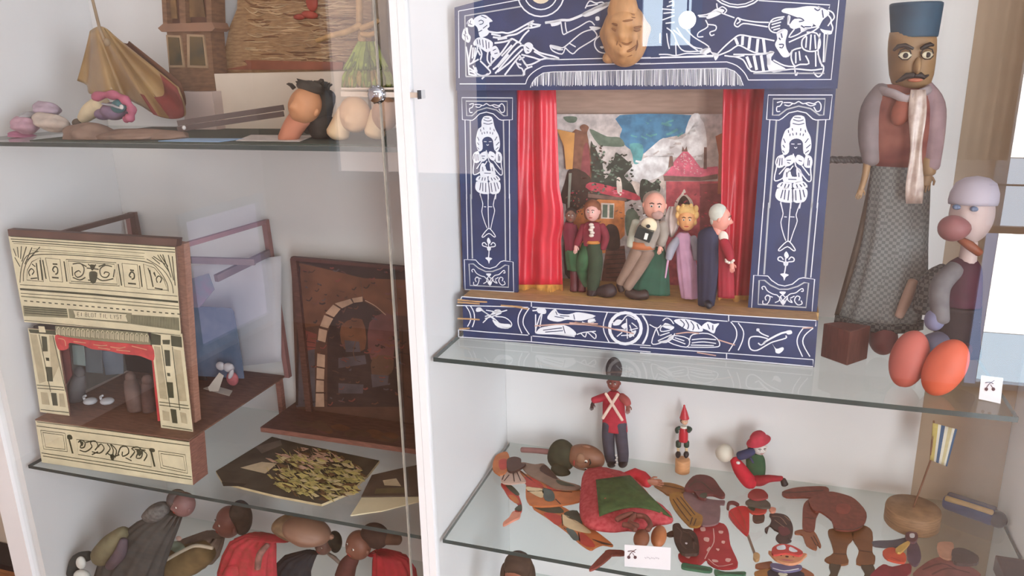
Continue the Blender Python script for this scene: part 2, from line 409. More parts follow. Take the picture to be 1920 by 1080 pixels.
# ================================================================ the blue puppet theatre
navy = M('navy_paint', (38,52,92), .45, .15, 25)
white_ink = M('white_ink', (226,228,236), .6, .03, 60)
grey_ink = M('grey_ink', (178,180,186), .6, .05, 60)
bare_wood = M('bare_wood', (182,142,100), .6, .2, 20, stretch=(3,20,20))
scratch = M('scratched_wood', (196,158,146), .7, .1, 50)
cream = M('cream_paper', (222,206,182), .7, .05, 30)
TB = wallplane(.1187, rad(1.4)); TP = wallplane(.166, rad(1.4)); TN = wallplane(.148, rad(1.4)); TBK = wallplane(.285, rad(1.4))
ZS = Z_UR
TH = thing('puppet_theatre', 'large navy blue puppet theatre with white line drawings on the upper glass shelf', 'puppet theatre', (-.21,.2,ZS))
# --- base box
b = MB(); ztop = TB.at(866,556).z
fl = [TB.at(867,556), TB.at(1534,601), TB.at(1527,689), TB.at(869,634)]
for i in (2, 3): fl[i].z = ZS+.0005
b.prism(fl, -TB.n*.046, 0, 0)
g = ((840,540),5.0526); h = ((1200,550),5.0526)
b.art(TB,*g,"130,82 790,130 1920,207;80,165 400,172 760,184;800,182 1450,225 1920,257;100,463 790,510 1920,606;100,395 400,420 760,447;800,455 1500,515 1920,547", 1.7, 1, sm=False)
b.art(TB,*g,"790,130 790,178;790,455 790,512;100,395 100,463;130,82 120,110", 1.7, 1, sm=False)
b.art(TB,*g,"165,165 205,230 215,300 185,365;210,165 245,230 250,310 230,370;705,190 670,260 665,340 700,430;770,190 720,270 715,350 770,440;1510,230 1475,330 1480,420 1530,520;1840,260 1890,350 1880,450 1840,530", 2, 1)
b.art(TB,*g,"265,215 300,190 350,230 440,300;300,200 440,290 520,370 590,370 600,330 540,280 450,270;350,270 420,250 560,210;360,210 480,230;430,240 480,210 500,240 350,290;330,330 400,260 440,220", 2, 1)
b.art(TB,*g,"420,300 470,370 570,385 590,345 500,335 f;440,210 490,205 490,240 450,250 f;270,190 310,185 320,215 270,225 f", 2, 1)
b.art(TB,*g,"800,215 850,210 900,190 925,235 880,250 850,330 830,400 850,430 1000,435 1100,445 1200,460;830,250 830,390;890,250 870,370", 2.4, 1)
b.art(TB,*g,"940,290 980,220 1020,200 1050,240 1130,250 1180,240 1240,230 1400,265 1260,310 1130,300 1040,320 f;850,400 900,370 1100,350 1210,420 1180,455 1000,430 850,425 f;1330,300 1390,290 1380,330 1330,330 f;840,195 910,190 930,230 860,240 f", 2, 1)
b.art(TB,*g,"1010,270 1100,285;1020,222 1035,255;1060,262 1150,268;900,400 1080,378;920,418 1090,405;1190,250 1200,300;1090,360 1110,430", 1.6, 0, .0011)
b.art(TB,*g,"1260,430 1300,465 1320,420 1390,480 1400,440 1350,410;1270,320 1330,340 1400,310;1220,440 1290,420 1400,410", 2, 1)
cc = [(1680+150*math.cos(a*.3142), 382+148*math.sin(a*.3142)) for a in range(20)]
b.stroke(TB, [(840+x/5.0526, 540+y/5.0526) for x, y in cc], 6, 1, .0008, False, True)
b.art(TB,*g,"1560,330 1640,320 1700,260 1780,300;1690,290 1700,480;1640,450 1740,445;1740,330 1790,370;1580,390 1690,400;1720,400 1800,380;1600,460 1650,420;1720,350 1760,460", 2, 1)
b.art(TB,*g,"1640,360 1690,330 1680,390 f;1560,350 1600,300 1650,310 1620,350 f;1720,470 1770,440 1780,400 1720,430 f", 2, 1)
b.art(TB,*g,"820,360 1100,342 1400,358 1760,432;1200,325 1500,372 1560,390;1150,330 1420,340", 2.6, 2, .0012)
b.art(TB,*g,"90,110 260,128 370,132;90,135 300,150;90,290 180,292 300,300;105,388 205,382;500,165 700,180;600,170 760,200", 3, 3, .0012)
b.art(TB,*h,"0,150 840,206 1668,257 1664,312;0,195 830,265;870,265 1640,325;0,562 820,622 1640,694 1640,625;0,510 820,568 1640,628;840,206 840,265;820,568 820,625", 1.7, 1, sm=False)
b.art(TB,*h,"30,210 75,300 70,400 30,480;860,270 910,340 910,430 840,550;930,280 980,360 970,450 930,540;1550,325 1500,400 1490,480 1540,600;1640,330 1560,400 1545,480 1610,600", 2, 1)
b.art(TB,*h,"320,260 400,240 500,260 580,310 590,360 480,358 400,320 f;580,320 640,270 700,290 750,285 720,330 700,380 640,350 f;240,280 310,310 300,340 220,320 f;170,460 250,440 300,400 320,420 250,470 f", 2, 1)
b.art(TB,*h,"380,250 420,290 400,330;430,250 460,300 450,340;480,265 510,310 500,350;540,290 560,340;640,290 660,340;690,300 690,350", 1.8, 0, .0011)
b.art(TB,*h,"215,260 250,235 290,250 320,290;200,320 250,300 320,320 280,350 200,360 z;150,340 110,470 180,475 300,420 330,380;190,400 280,370;170,450 300,390;270,460 440,510 460,430 310,400 z;330,420 420,450;300,430 430,480;450,510 700,510 755,490 730,430 640,380 500,390 470,440;490,440 600,430 720,440;490,470 600,460 720,475;480,490 700,495;90,295 160,330 200,300;150,320 180,400", 2, 1)
b.art(TB,*h,"1210,430 1130,410 1050,415 1030,470 1050,530 1110,540 1200,490 1260,460 1380,425 1380,400;1110,340 1150,380 1220,410;1120,470 1150,490 1200,450", 2.4, 1)
b.art(TB,*h,"1430,365 1340,378 1200,450 1170,480", 3.6, 1); b.art(TB,*h,"1380,360 1430,350 1440,380 1400,390 f;1250,470 1290,525 1350,510 1360,535 1320,570 1285,560 1280,530 f;1105,335 1130,335 1130,358 1105,358 f", 2, 1)
b.art(TB,*h,"340,385 450,370 560,380;740,440 900,490;540,560 720,590;1540,330 1640,325", 2.4, 2, .0012)
base = b.build('base_box', [navy, white_ink, scratch, bare_wood], TH)
for p_ in base.data.polygons:
    if abs(p_.normal.z) > .9: p_.material_index = 3
# --- stage floor behind the base
def along(pl, x): return Vector((x, pl.p.y + (x)*math.tan(rad(1.4)), 0))
def corner(pl, x, z): v = along(pl, x); return Vector((v.x, v.y, z))
zt = TB.at(1200,579).z
m = MB(); m.prism([corner(TB,-.52,zt-.001)+Vector((0,.047,0)), corner(TB,.097,zt-.001)+Vector((0,.047,0)), corner(TBK,.097,zt-.001), corner(TBK,-.52,zt-.001)], (0,0,-.012))
m.build('stage_floor', M('stage_wood', (190,150,92), .6, .18, 14, stretch=(3,22,22)), TH)
for x in (-.512, .088): MB().box((x-.006, TBK.p.y-.07, ZS+.0005), (x+.006, TBK.p.y-.01, zt-.0135)).build('stage_leg', bare_wood, TH)
# --- pillars
D1 = ((1420,170),4.907); D2 = ((1400,380),4.907)
RQ = [(1440,178),(1560,178),(1521.5,587.5),(1409.5,579.5)]; LQ = [(865.5,183),(960.5,183.5),(962.5,548),(872.5,543.5)]
def bil(pts):
    out = []
    for x, y in pts:
        v = .5
        for _ in range(12):
            l = [RQ[0][i]+(RQ[3][i]-RQ[0][i])*v for i in (0,1)]; r = [RQ[1][i]+(RQ[2][i]-RQ[1][i])*v for i in (0,1)]
            u = (x-l[0])/(r[0]-l[0]); yy = l[1]+(r[1]-l[1])*u; v += (y-yy)/405.
        l = [LQ[0][i]+(LQ[3][i]-LQ[0][i])*v for i in (0,1)]; r = [LQ[1][i]+(LQ[2][i]-LQ[1][i])*v for i in (0,1)]
        out.append((l[0]+(r[0]-l[0])*u, l[1]+(r[1]-l[1])*u))
    return out
def pillar(outline, f, k):
    p = MB(); P = [TP.at(*q) for q in outline]; 
    for i in (2, 3): P[i].z = zt+.0005
    p.prism(P, -TP.n*.008, 0, 0)
    A = lambda o, t, w=1.6, mm=1, off=.0007, sm=True: p.art(TP, *o, t, w*k, mm, off, sm, f)
    A(D1,"100,40 690,40 665,265 540,270 510,260 450,205 370,187 290,205 230,255 200,272 85,265 z",1.9,1,.0007,False)
    A(D1,"145,75 625,75 610,225 570,225 490,165 380,142 270,172 200,225 140,225 z",2.6,2,.0007,False)
    A(D1,"180,110 230,100 210,140 180,150 180,190 210,190;240,110 300,110 340,120 380,100 420,120 470,110 520,120 560,100 585,130 580,180 545,190 520,150;250,130 290,140 330,115;440,115 490,140 540,125",2)
    A(D1,"115,270 85,660 55,1080;630,270 590,660 548,1080",1.8,1,.0007,False); A(D1,"175,275 145,660 110,1080;560,275 530,660 500,1080",3,2,.0007,False)
    A(D2,"155,0 105,665;655,0 590,690",1.8,1,.0007,False); A(D2,"205,0 160,660;600,0 540,685",3,2,.0007,False)
    A(D1,"300,335 305,280 345,230 430,238 447,320 462,370 490,430 497,520 470,585 425,575 415,470 360,440 300,470 290,565 240,590 218,500 235,420 262,360 f")
    A(D1,"300,468 412,468 406,530 352,562 308,540 f",1.6,0,.0010)
    A(D1,"312,490 342,492;370,492 402,490;340,520 352,530 366,520",1.5,1,.0013)
    A(D1,"330,265 380,280 425,268;325,300 380,312 432,300;285,362 288,388;320,345 325,368;400,345 398,370;440,360 445,385;300,395 300,418;325,390 330,412;360,385 360,408;395,390 394,412;425,395 420,418;240,440 258,480;235,500 252,525;232,550 248,570;470,440 440,480;490,495 450,530;475,550 440,575;340,245 400,250",1.6,0,.0010)
    A(D1,"240,590 190,610 170,660 178,700 160,780 165,830 240,800 330,690;440,590 490,610 502,660 490,720 495,820 460,830 390,740 350,690;270,690 200,770;410,690 480,780;330,580 352,690",2.2)
    A(D1,"200,608 245,598 250,690 182,706 f;445,598 494,618 494,705 430,695 f;255,620 330,590 350,640 300,690 250,690 f;370,590 430,620 410,690 350,650 f;255,725 300,720 320,790 400,790 405,840 240,840 f;360,710 400,730 410,800 365,790 f")
    A(D1,"208,620 202,690;228,620 226,685;470,620 462,690;480,640 476,690;270,640 310,640;275,660 300,668;380,640 410,650;270,750 272,795;380,755 384,795;300,740 330,745;285,815 360,818",1.6,0,.0010)
    A(D1,"340,690 352,770 318,770 f",1.6,0,.0011)
    A(D1,"220,842 322,852 310,902 183,890 f;332,852 420,832 462,890 345,902 f;200,897 320,906 330,1022 220,1022 168,980 175,920 f;332,906 440,897 462,950 430,1022 332,1022 f")
    A(D1,"232,852 215,880;262,857 250,892;292,860 282,892;360,862 370,892;390,862 410,886;420,850 440,880;236,912 215,990;258,912 248,1002;292,916 282,1010;352,916 356,1010;390,912 402,1005;420,912 436,980;322,850 326,1022",1.8,0,.0010)
    A(D1,"215,1020 228,1085;312,1020 306,1085;402,1020 388,1085",1.7); A(D2,"310,0 335,100 315,180 335,280 360,350;405,0 388,200 380,350;495,0 455,110 465,170 430,270 400,360;345,130 370,132;400,130 440,132",1.7)
    A(D2,"365,360 295,430 310,442 375,405 430,442 446,430 400,365 z",2); A(D2,"365,448 388,490 365,515 344,482 f;340,545 382,545 375,580 345,580 f;308,658 345,650 388,665 360,685 345,718 335,685 f")
    A(D2,"340,545 292,530 292,505 318,500 338,525;382,545 430,540 436,515 410,500 386,525;358,510 358,590 345,660",2.2)
    A(D2,"65,668 195,675 230,715 290,755 350,767 420,750 480,700 520,690 625,705 600,1015 45,975 z",1.9,1,.0007,False)
    A(D2,"115,715 165,715 220,760 300,797 380,797 470,770 530,735 570,740 545,965 105,935 z",2.6,2,.0007,False)
    A(D2,"150,800 140,780 165,770 190,810 240,840 280,850 300,870 330,850 360,870 400,840 450,830 490,800 515,790 520,815 500,815;150,900 150,930 190,930 215,880 200,850 170,870 180,900;260,920 300,900 310,860 330,900 370,860 380,900 420,920 400,890;500,900 510,930 470,940 440,900 460,860 490,870 480,900;300,880 335,940 370,880;180,850 240,870;440,860 400,880",1.9)
    A(D2,"318,900 352,900 335,948 f;300,820 360,820 335,850 f")
    return p.build('pillar', [navy, white_ink, grey_ink], TH)
pillar([(1434,160),(1568,160),(1531,594),(1402,584)], None, 1.0)
pillar([(857,165),(967,165),(971,553),(869,548)], bil, .85)
# --- banner
n_ = MB()
n_.board(TN, [(852,14),(905,0),(1000,-32),(1200,-60),(1400,-55),(1591,-40),(1570,166),(855,170)], .007, 0)
A_ = ((840,0),5.0526); B_ = ((1200,0),4.8); C_ = ((850,0),6.75)
n_.art(TN,*A_,"110,795 735,795;105,740 100,105 720,-10;1040,565 1460,553 1920,545",1.7,1,sm=False)
n_.art(TN,*A_,"735,795 755,740 800,690 870,645 960,622 1400,610 1920,602",1.7,1)
n_.art(TN,*A_,"170,725 160,150 690,62;170,725 720,715",2.6,2,sm=False)
n_.art(TN,*B_,"0,577 400,565 780,557",1.7,1,sm=False); n_.art(TN,*B_,"780,557 870,590 940,655 975,720",1.7,1); n_.art(TN,*B_,"975,720 1720,715 1790,0;0,525 660,510;1070,5 1710,45 1700,75",1.8,1,sm=False)
n_.art(TN,*B_,"1020,660 1300,660 1660,660;1660,560 1690,300",2.6,2,sm=False)
for cx, cy, rr in ((1014,-13,((44,2.6),(31,2.2))), (1383,-47,((61,2.6),(56,2)))):
    for r, wd_ in rr: n_.stroke(TN, [(cx+r*math.cos(a*.2618), cy+r*math.sin(a*.2618)) for a in range(24)], wd_, 1, .0007, False, True)
n_.fill(TN, [(1014+20*math.cos(a*.3142), -13+20*math.sin(a*.3142)) for a in range(20)], 3, .0006)
# fringe of painted threads
fr_ = Q(*A_,"780,830 800,780 830,740 900,692 1000,681") + [(1200,131)] + Q(*B_,"300,622 600,617 780,614 850,640 900,690 930,770")
n_.stroke(TN, fr_, 1.4, 1, .0007, False)
rr_ = random.Random(3)
def ytop(x):
    for i in range(len(fr_)-1):
        if fr_[i][0] <= x <= fr_[i+1][0]: t = (x-fr_[i][0])/(fr_[i+1][0]-fr_[i][0]+1e-9); return fr_[i][1]+(fr_[i+1][1]-fr_[i][1])*t
    return 160
x = 997.0
while x < 1392:
    y0 = ytop(x); n_.stroke(TN, [(x,y0),(x+rr_.uniform(-1.2,1.2),162-rr_.uniform(0,3))], rr_.uniform(.9,1.9), 1 if rr_.random() < .6 else 2, .0007, False); x += rr_.uniform(2.0,3.0)
# left reclining figure
n_.art(TN,*C_,"265,235 330,195 400,188 450,220 498,268 455,285 458,335 430,365 455,400 425,450 350,475 325,440 318,400 300,345 258,300 f;240,230 270,300 250,340 190,330 170,290 200,250 f;130,370 180,350 190,420 220,470 200,540 150,520 108,470 f;300,480 400,480 500,540 470,640 420,660 330,600 250,560 f;470,620 540,580 590,680 530,740 480,700 f;900,560 960,535 1010,580 980,660 920,680 890,620 f",2,1)
n_.art(TN,*C_,"320,270 350,255 380,272 370,300 330,310;375,360 430,318;320,405 365,380;190,270 180,320;220,260 210,300;150,390 160,430;170,450 185,500;330,500 340,570;370,500 380,600;410,510 420,620;450,530 450,610;500,640 540,620;520,680 560,670;920,590 960,620;200,300 240,310;130,430 150,460;930,640 960,650;300,500 310,560;350,200 420,230",1.5,0,.0010)
n_.art(TN,*C_,"450,400 550,415 620,410 690,420 780,390 880,335 960,290 1020,262;500,470 600,480 700,450 800,430 900,370 960,340;520,545 640,530 740,500;480,430 600,455;560,500 680,480;1020,262 990,300 1105,318 1020,345 920,360;940,310 1000,330;980,280 960,330;960,380 890,450 830,540",3.2,1)
n_.art(TN,*C_,"830,540 740,490 700,540 600,680 520,760 430,860;860,560 800,540 640,730 560,830 500,880;900,580 850,580 760,660 640,800 530,930;880,620 800,700 700,800 560,910;850,700 780,780 650,950;740,570 610,710;700,690 560,850",3.2,1)
n_.art(TN,*C_,"1000,600 1080,660 1180,690 1280,715 1340,745 1240,745 1150,720 1020,650;860,690 940,710 1020,730 1100,755 1180,740 1340,750;830,700 880,760 920,820 1000,810 1100,760;790,770 830,850 870,870 900,950 880,930;900,950 910,880 1000,840;830,760 900,720;860,730 940,850;800,800 860,820",3,1)
n_.art(TN,*C_,"160,590 180,700 190,820 200,950;230,570 210,680 200,800 250,780 300,640 300,580 260,565;250,600 240,740;280,600 265,720;190,820 250,790 320,750;250,830 300,930 380,960 470,920 430,860 340,770;210,900 260,920 300,960;200,860 280,910;280,850 300,910;330,600 360,680 340,760;440,640 430,760 480,830;480,700 480,800;360,1000 400,960 440,930;200,940 300,960;310,640 340,700",3,1)
# middle flying figure
n_.art(TN,*A_,"920,215 1000,205 1080,190 1150,190 1250,152 1300,125 1400,75 1500,40 1600,0",4.5,1)
n_.art(TN,*A_,"915,213 1060,188 1060,230 985,250 970,225 f;1270,130 1340,90 1500,20 1530,50 1390,130 1300,160 f",2,1)
n_.art(TN,*A_,"1070,210 1078,270 1092,325 1130,310 1240,255 1340,200 1390,240;1110,210 1115,260 1127,310;965,430 1060,450 1110,440 1240,330 1320,290 1440,265;965,430 990,480 1080,512 1110,450;1110,450 1180,510 1240,460 1400,360 1400,310 1370,280;1150,410 1210,445;1450,330 1395,380 1392,440 1430,490 1490,505;1300,80 1340,10 1400,30 1460,20 1500,50;1310,60 1420,40;1000,440 1040,470 1090,470",2.2,1)
n_.art(TN,*A_,"965,425 1010,430 1080,450 1050,470 990,460 f;1340,250 1450,262 1380,290 f;1398,160 1430,158 1434,190 1402,194 f;1440,440 1490,440 1460,462 f",2,1)
# middle dancing figure
n_.art(TN,*B_,"240,250 300,300 340,400 400,460 540,460;300,270 400,350 480,420 560,440;400,240 480,330 620,420 560,450;330,250 420,380 520,455;180,300 180,390;240,300 250,380 265,440;200,80 310,90;210,120 310,110;200,180 310,140;230,210 310,200;520,140 600,130 680,100 740,120 850,160;530,150 620,150;690,30 700,80 740,60 780,90 760,120;590,180 610,240 530,290 520,330 570,330;610,220 680,230 680,270 630,290 640,320 670,310;170,490 250,490 320,500 420,480 540,480 620,430 640,470 700,490;180,515 400,510 600,500 690,500;260,20 300,10 300,60;240,60 310,40;350,160 400,250;540,480 600,490;320,380 325,500",2.2,1)
n_.art(TN,*B_,"540,455 620,430 630,470 560,490 f;600,150 680,80 760,90 720,130 620,170 f;640,470 710,490 680,545 660,500 f",2,1)
# right reclining figure
n_.art(TN,*B_,"1275,95 1310,75 1400,72 1500,55 1600,60 1690,95 1700,130 1645,180 1605,245 1560,215 1450,170 1330,125 1285,112 f;1390,170 1470,175 1560,220 1500,270 1450,290 1440,250 1385,262 1345,235 f;1230,290 1290,260 1330,280 1310,370 1320,440 1350,500 1290,515 1240,450 1215,400 1235,350 f;1150,475 1210,470 1180,540 1300,610 1300,635 1160,640 f;1620,260 1665,270 1725,280 1720,308 1660,305 f;1330,140 1355,150 1340,220 1325,215 f",2,1)
n_.art(TN,*B_,"1400,165 1440,162 1475,185 1430,195;1570,75 1600,95 1620,80;1250,400 1290,400 1280,430 1255,425;1270,300 1280,340;1250,340 1265,360;1480,240 1540,240;1640,90 1650,160;1450,230 1480,250",2,0,.0011)
n_.art(TN,*B_,"1690,90 1735,115 1748,160 1720,200 1735,250 1720,300;1690,130 1722,180 1690,235;1600,60 1650,80;1340,140 1332,200 1352,230;1390,262 1340,335 1420,310 1480,270 1540,250 1600,240;1300,150 1200,170 1160,230 1180,280 1240,295 1300,262;1180,200 1290,165;1185,222 1270,198;1180,252 1262,228;1200,270 1260,255;1160,202 1040,197 920,177 880,160 860,190 850,222 880,242 930,212 1040,225 1150,242;880,160 902,190 870,215",2.4,1)
n_.art(TN,*B_,"700,482 760,420 840,350 900,315 1000,330 1100,345 1210,367;700,500 800,460 860,420 900,410 1000,460 1080,482 1190,470;840,490 950,490 1080,490 1200,470;850,510 930,540 1000,640 1150,640 1300,630;760,500 850,510 940,500;1340,380 1450,330 1560,280 1612,240;1340,500 1380,450 1450,430;1200,540 1300,590 1400,600",2.6,1)
n_.art(TN,*B_,"858,345 880,400;925,325 920,408;990,335 978,440;1062,350 1050,470;1110,350 1125,480;960,510 1000,610;1025,500 1050,630;1090,497 1112,638;1150,490 1170,640",5,1,sm=False)
n_.art(TN,*B_,"1500,290 1590,300 1622,380 1600,450 1520,462 1462,430 1460,360 1500,320;1540,310 1530,450;1572,312 1582,440;1500,330 1492,430;1370,450 1360,520 1390,592 1440,580 1520,572 1490,500;1402,470 1402,570;1432,460 1442,545;1620,300 1602,450 1622,560 1652,600 1642,660 1602,692 1560,650;1580,460 1582,600;1300,630 1400,620 1540,632 1640,620;1390,592 1402,680 1420,650;1660,300 1650,560;1600,480 1640,600",2.6,1)
n_.build('banner', [navy, white_ink, grey_ink, cream], TH)
# --- painted backdrop and its top rail
k_ = MB()
E_ = ((1040,160),4.909); F_ = ((1040,340),4.1526)
k_.board(TBK, [(1025,214),(1385,214),(1385,575),(1025,560)], .004, 0)
cols = [('sky_grey',(168,158,154)),('paint_blue',(62,108,138)),('paint_teal',(78,132,134)),('cloud_white',(196,190,190)),('tree_dark',(52,54,46)),('tower_brown',(112,74,58)),('roof_red',(166,62,74)),('wall_orange',(176,108,62)),('hedge_dark',(62,44,36)),('church_pink',(166,74,82)),('church_roof',(188,92,112)),('eave_brown',(108,82,74)),('plaster_pale',(206,178,168)),('steps_brown',(104,66,52)),('leaf_green',(86,98,84)),('wall_shade',(122,62,64)),('roof_dots',(222,160,160))]
bm_ = [M('paint_'+a if not a.startswith('paint') else a, [min(235,v*1.16+8) for v in c], .75, .24, 70) for a, c in cols]
IX = {a: i for i, (a, c) in enumerate(cols)}
def pb(o, t, c, off=.0004, sm=True, w=2): k_.art(TBK, *o, t, w, IX[c], off, sm)
pb(E_,"600,275 1255,275 1245,380 1180,450 1000,490 900,560 800,640 740,620 640,545 600,470 620,400 f",'paint_blue')
pb(E_,"690,540 810,550 800,690 735,725 715,640 f",'paint_teal',.0006)
pb(E_,"820,640 900,560 1000,485 1100,500 1200,470 1340,300 1400,500 1350,640 1020,660 900,650 f;680,760 850,660 1000,650 1100,620 1000,820 800,890 700,860 f;1260,275 1340,275 1300,420 1200,450 f",'cloud_white',.0005)
pb(E_,"320,400 480,470 600,480 640,560 480,560 400,540 f;80,290 200,290 190,340 120,340 f",'leaf_green',.0005)
pb(E_,"330,545 355,545 400,630 440,720 462,860 520,780 470,760 540,690 560,620 600,640 660,690 715,745 640,830 700,900 770,1010 600,1080 330,1000 f;790,880 850,870 900,900 960,860 960,1000 800,1080 f",'tree_dark',.0008)
pb(E_,"150,440 300,480 335,870 150,900 f",'tower_brown',.0008); pb(E_,"230,385 270,358 315,385 298,440 312,535 245,545 255,440 f",'tower_brown',.0009)
pb(E_,"270,560 310,560 325,820 240,850 f",'wall_shade',.0010); pb(E_,"150,760 330,850 300,1080 60,1080 90,900 f",'hedge_dark',.0010)
pb(F_,"100,20 330,110 340,280 120,300 f;90,280 240,300 200,700 80,720 f",'hedge_dark',.0011)
pb(E_,"320,895 480,918 750,1000 750,1060 320,965 f",'roof_red',.0012); pb(E_,"570,860 610,860 620,1000 580,1000 f",'plaster_pale',.0013)
pb(F_,"130,250 340,140 545,150 545,420 400,560 130,560 f",'wall_orange',.0012,False); pb(F_,"260,95 560,130 560,155 260,125 f",'eave_brown',.0014,False)
pb(F_,"362,168 465,172 460,292 360,290 f",'plaster_pale',.0014,False); pb(F_,"375,180 412,182 410,282 372,280 f;428,182 458,184 455,284 425,284 f",'leaf_green',.0016,False)
pb(F_,"380,520 372,400 420,335 480,350 505,420 500,525 f",'hedge_dark',.0015); pb(F_,"400,520 545,500 560,700 480,800 360,800 f",'steps_brown',.0014,False)
for yy in range(540,800,35): pb(F_,f"400,{yy} 545,{yy-8}",'hedge_dark',.0016,False,1.5)
pb(F_,"555,240 620,220 660,300 640,420 560,420 f",'leaf_green',.0012)
pb(F_,"868,0 1400,0 1400,900 868,900 f",'church_pink',.0011,False); pb(F_,"1130,20 1400,10 1400,460 1130,460 f",'wall_shade',.0013,False)
pb(E_,"1000,830 1060,770 1100,700 1200,585 1270,660 1345,760 1500,745 1520,830 1340,850 1010,862 f",'church_roof',.0014,False); pb(E_,"1000,830 1340,845 1500,815 1500,860 1340,880 1010,880 f",'eave_brown',.0016,False)
pb(E_,"1180,560 1195,600 1215,560 1225,610 1170,610 f;1060,650 1085,650 1095,740 1045,760 f;1375,570 1400,570 1400,770 1370,770 f",'eave_brown',.0016,False)
for i in range(46):
    u = rr_.random(); v = rr_.random()
    x = 1200+(u-.5)*2*(20+v*130); y = 620+v*190
    k_.stroke(TBK, Q(*E_, f"{x},{y} {x+9},{y+6}"), 1.5, IX['roof_dots'], .0018, False)
pb(F_,"940,200 945,150 985,100 1010,60 1030,105 1070,150 1070,210 f",'plaster_pale',.0015); pb(F_,"965,205 968,150 1005,110 1045,150 1050,210 f",'hedge_dark',.0018)
pb(F_,"600,0 660,20 650,110 620,60 f;800,0 860,0 850,60 f",'plaster_pale',.0012)
for i in range(60): x, y = rr_.uniform(95,300), rr_.uniform(40,260); k_.stroke(TBK, Q(*F_, f"{x},{y} {x+rr_.uniform(-14,14)},{y+10}"), 2, IX[rr_.choice(['roof_red','leaf_green','tree_dark','tower_brown'])], .0020, False)
def dab(o, x0, x1, y0, y1, n, cs, ln, w, off, cond=None):
    for i in range(n):
        x, y = rr_.uniform(x0,x1), rr_.uniform(y0,y1)
        if cond and not cond(x,y): continue
        a = rr_.uniform(-.6,.6); k_.stroke(TBK, Q(*o, f"{x},{y} {x+math.cos(a)*ln*.5},{y+math.sin(a)*ln*.5+2} {x+math.cos(a)*ln},{y+math.sin(a)*ln}"), w*rr_.uniform(.6,1.3), IX[rr_.choice(cs)], off+i*.000002, True)
dab(E_,330,460,560,1000,70,['tree_dark','leaf_green','hedge_dark'],22,3,.0022)
dab(E_,470,720,640,960,80,['tree_dark','leaf_green','tree_dark'],24,3,.0022,lambda x,y: abs(x-590)<130-abs(y-800)*.35)
dab(E_,790,960,870,1010,26,['tree_dark','leaf_green'],22,3,.0022)
dab(E_,640,1320,470,800,40,['cloud_white','sky_grey','cloud_white'],60,4,.0008,lambda x,y: y>1050-x*.5 and y<1000-x*.1)
dab(E_,620,1200,290,480,30,['paint_blue','paint_teal'],60,4,.0009)
dab(F_,880,1330,80,420,60,['church_pink','wall_shade','roof_red'],20,2.4,.0022)
dab(E_,330,720,905,1010,46,['roof_red','church_roof','wall_shade'],20,2.4,.0022,lambda x,y: 0<y-905-(x-330)*.22<50)
dab(F_,140,530,180,480,40,['wall_orange','tower_brown','wall_orange'],22,2.4,.0013)
dab(F_,560,860,140,420,50,['leaf_green','tree_dark','cloud_white','hedge_dark'],22,3,.0010)
k_.build('backdrop', bm_, TH)
m = MB(); m.board(wallplane(.296,rad(1.4)), [(1000,160),(1410,160),(1410,214),(1000,214)], .012); m.build('back_rail', M('rail_wood', (176,146,130), .6, .1, 10, stretch=(2,16,16)), TH)
# side posts that carry the rail and the curtains
for x in (-.46,.06): MB().box((x-.008, TBK.p.y+.004, zt-.013), (x+.008, TBK.p.y+.0085, zt+.44)).build('back_post', bare_wood, TH)
# wing flats
m = MB(); TW = wallplane(.274, rad(1.4)); m.board(TW, Q(*E_,"20,405 182,440 162,770 105,775 85,560"), .003, 0); m.board(TW, Q(*E_,"130,810 155,810 130,1190 115,1190"), .003, 1)
m.build('wing_flat', [M('wing_orange', (222,160,92), .7), M('wing_pole', (150,150,136), .6)], TH)
m = MB(); m.board(TW, Q(*E_,"1480,470 1560,430 1600,1000 1500,1000 1510,640"), .003, 0); m.build('wing_flat', [M('wing_brown', (176,104,74), .7)], TH)
# --- curtains
red = M('red_satin', (206,38,58), .38, .12, 12, spec=.6); gold = M('gold_fringe', (206,150,74), .6, .25, 60)
def curtain(L, Rr, ycut, yaw_, ph):
    pl = wallplane(.196 if ph < 1 else .212, rad(1.4)); g = []; n = 30
    for i in range(len(L)):
        row = []
        for j in range(n+1):
            t = j/n; x = L[i][0]+(Rr[i][0]-L[i][0])*t; y = L[i][1]+(Rr[i][1]-L[i][1])*t
            row.append(pl.at(x, y, .008*math.sin(t*11+ph+.5*math.sin(i*.9)) + .004*math.sin(t*23+i*.3)))
        g.append(row)
    c = MB(); c.sheet(g, .0015); o = c.build('curtain', red, TH)
    f = MB(); a = g[-1]
    for j in range(n):
        for s_ in range(3):
            p = a[j]+(a[j+1]-a[j])*(s_/3); f.bar(p+Vector((0,-.0012,.012)), p+Vector((rr_.uniform(-.002,.002),-.0012,-.008+rr_.uniform(-.002,.003))), .0016, .0016)
    f.build('fringe', gold, o)
ly = [160,200,250,300,350,390,420,450,490,520,545]
curtain([(967,y) for y in ly], [(1042+ (y-160)*.035 + (6 if 380 < y < 440 else 0),y) for y in ly], 545, 0, .4)
ry = [160,200,250,300,350,400,450,500,540,566]
curtain([(1356-(y-160)*.02,y) for y in ry], [(1436-(y-160)*.06,y) for y in ry], 560, 0, 1.7)
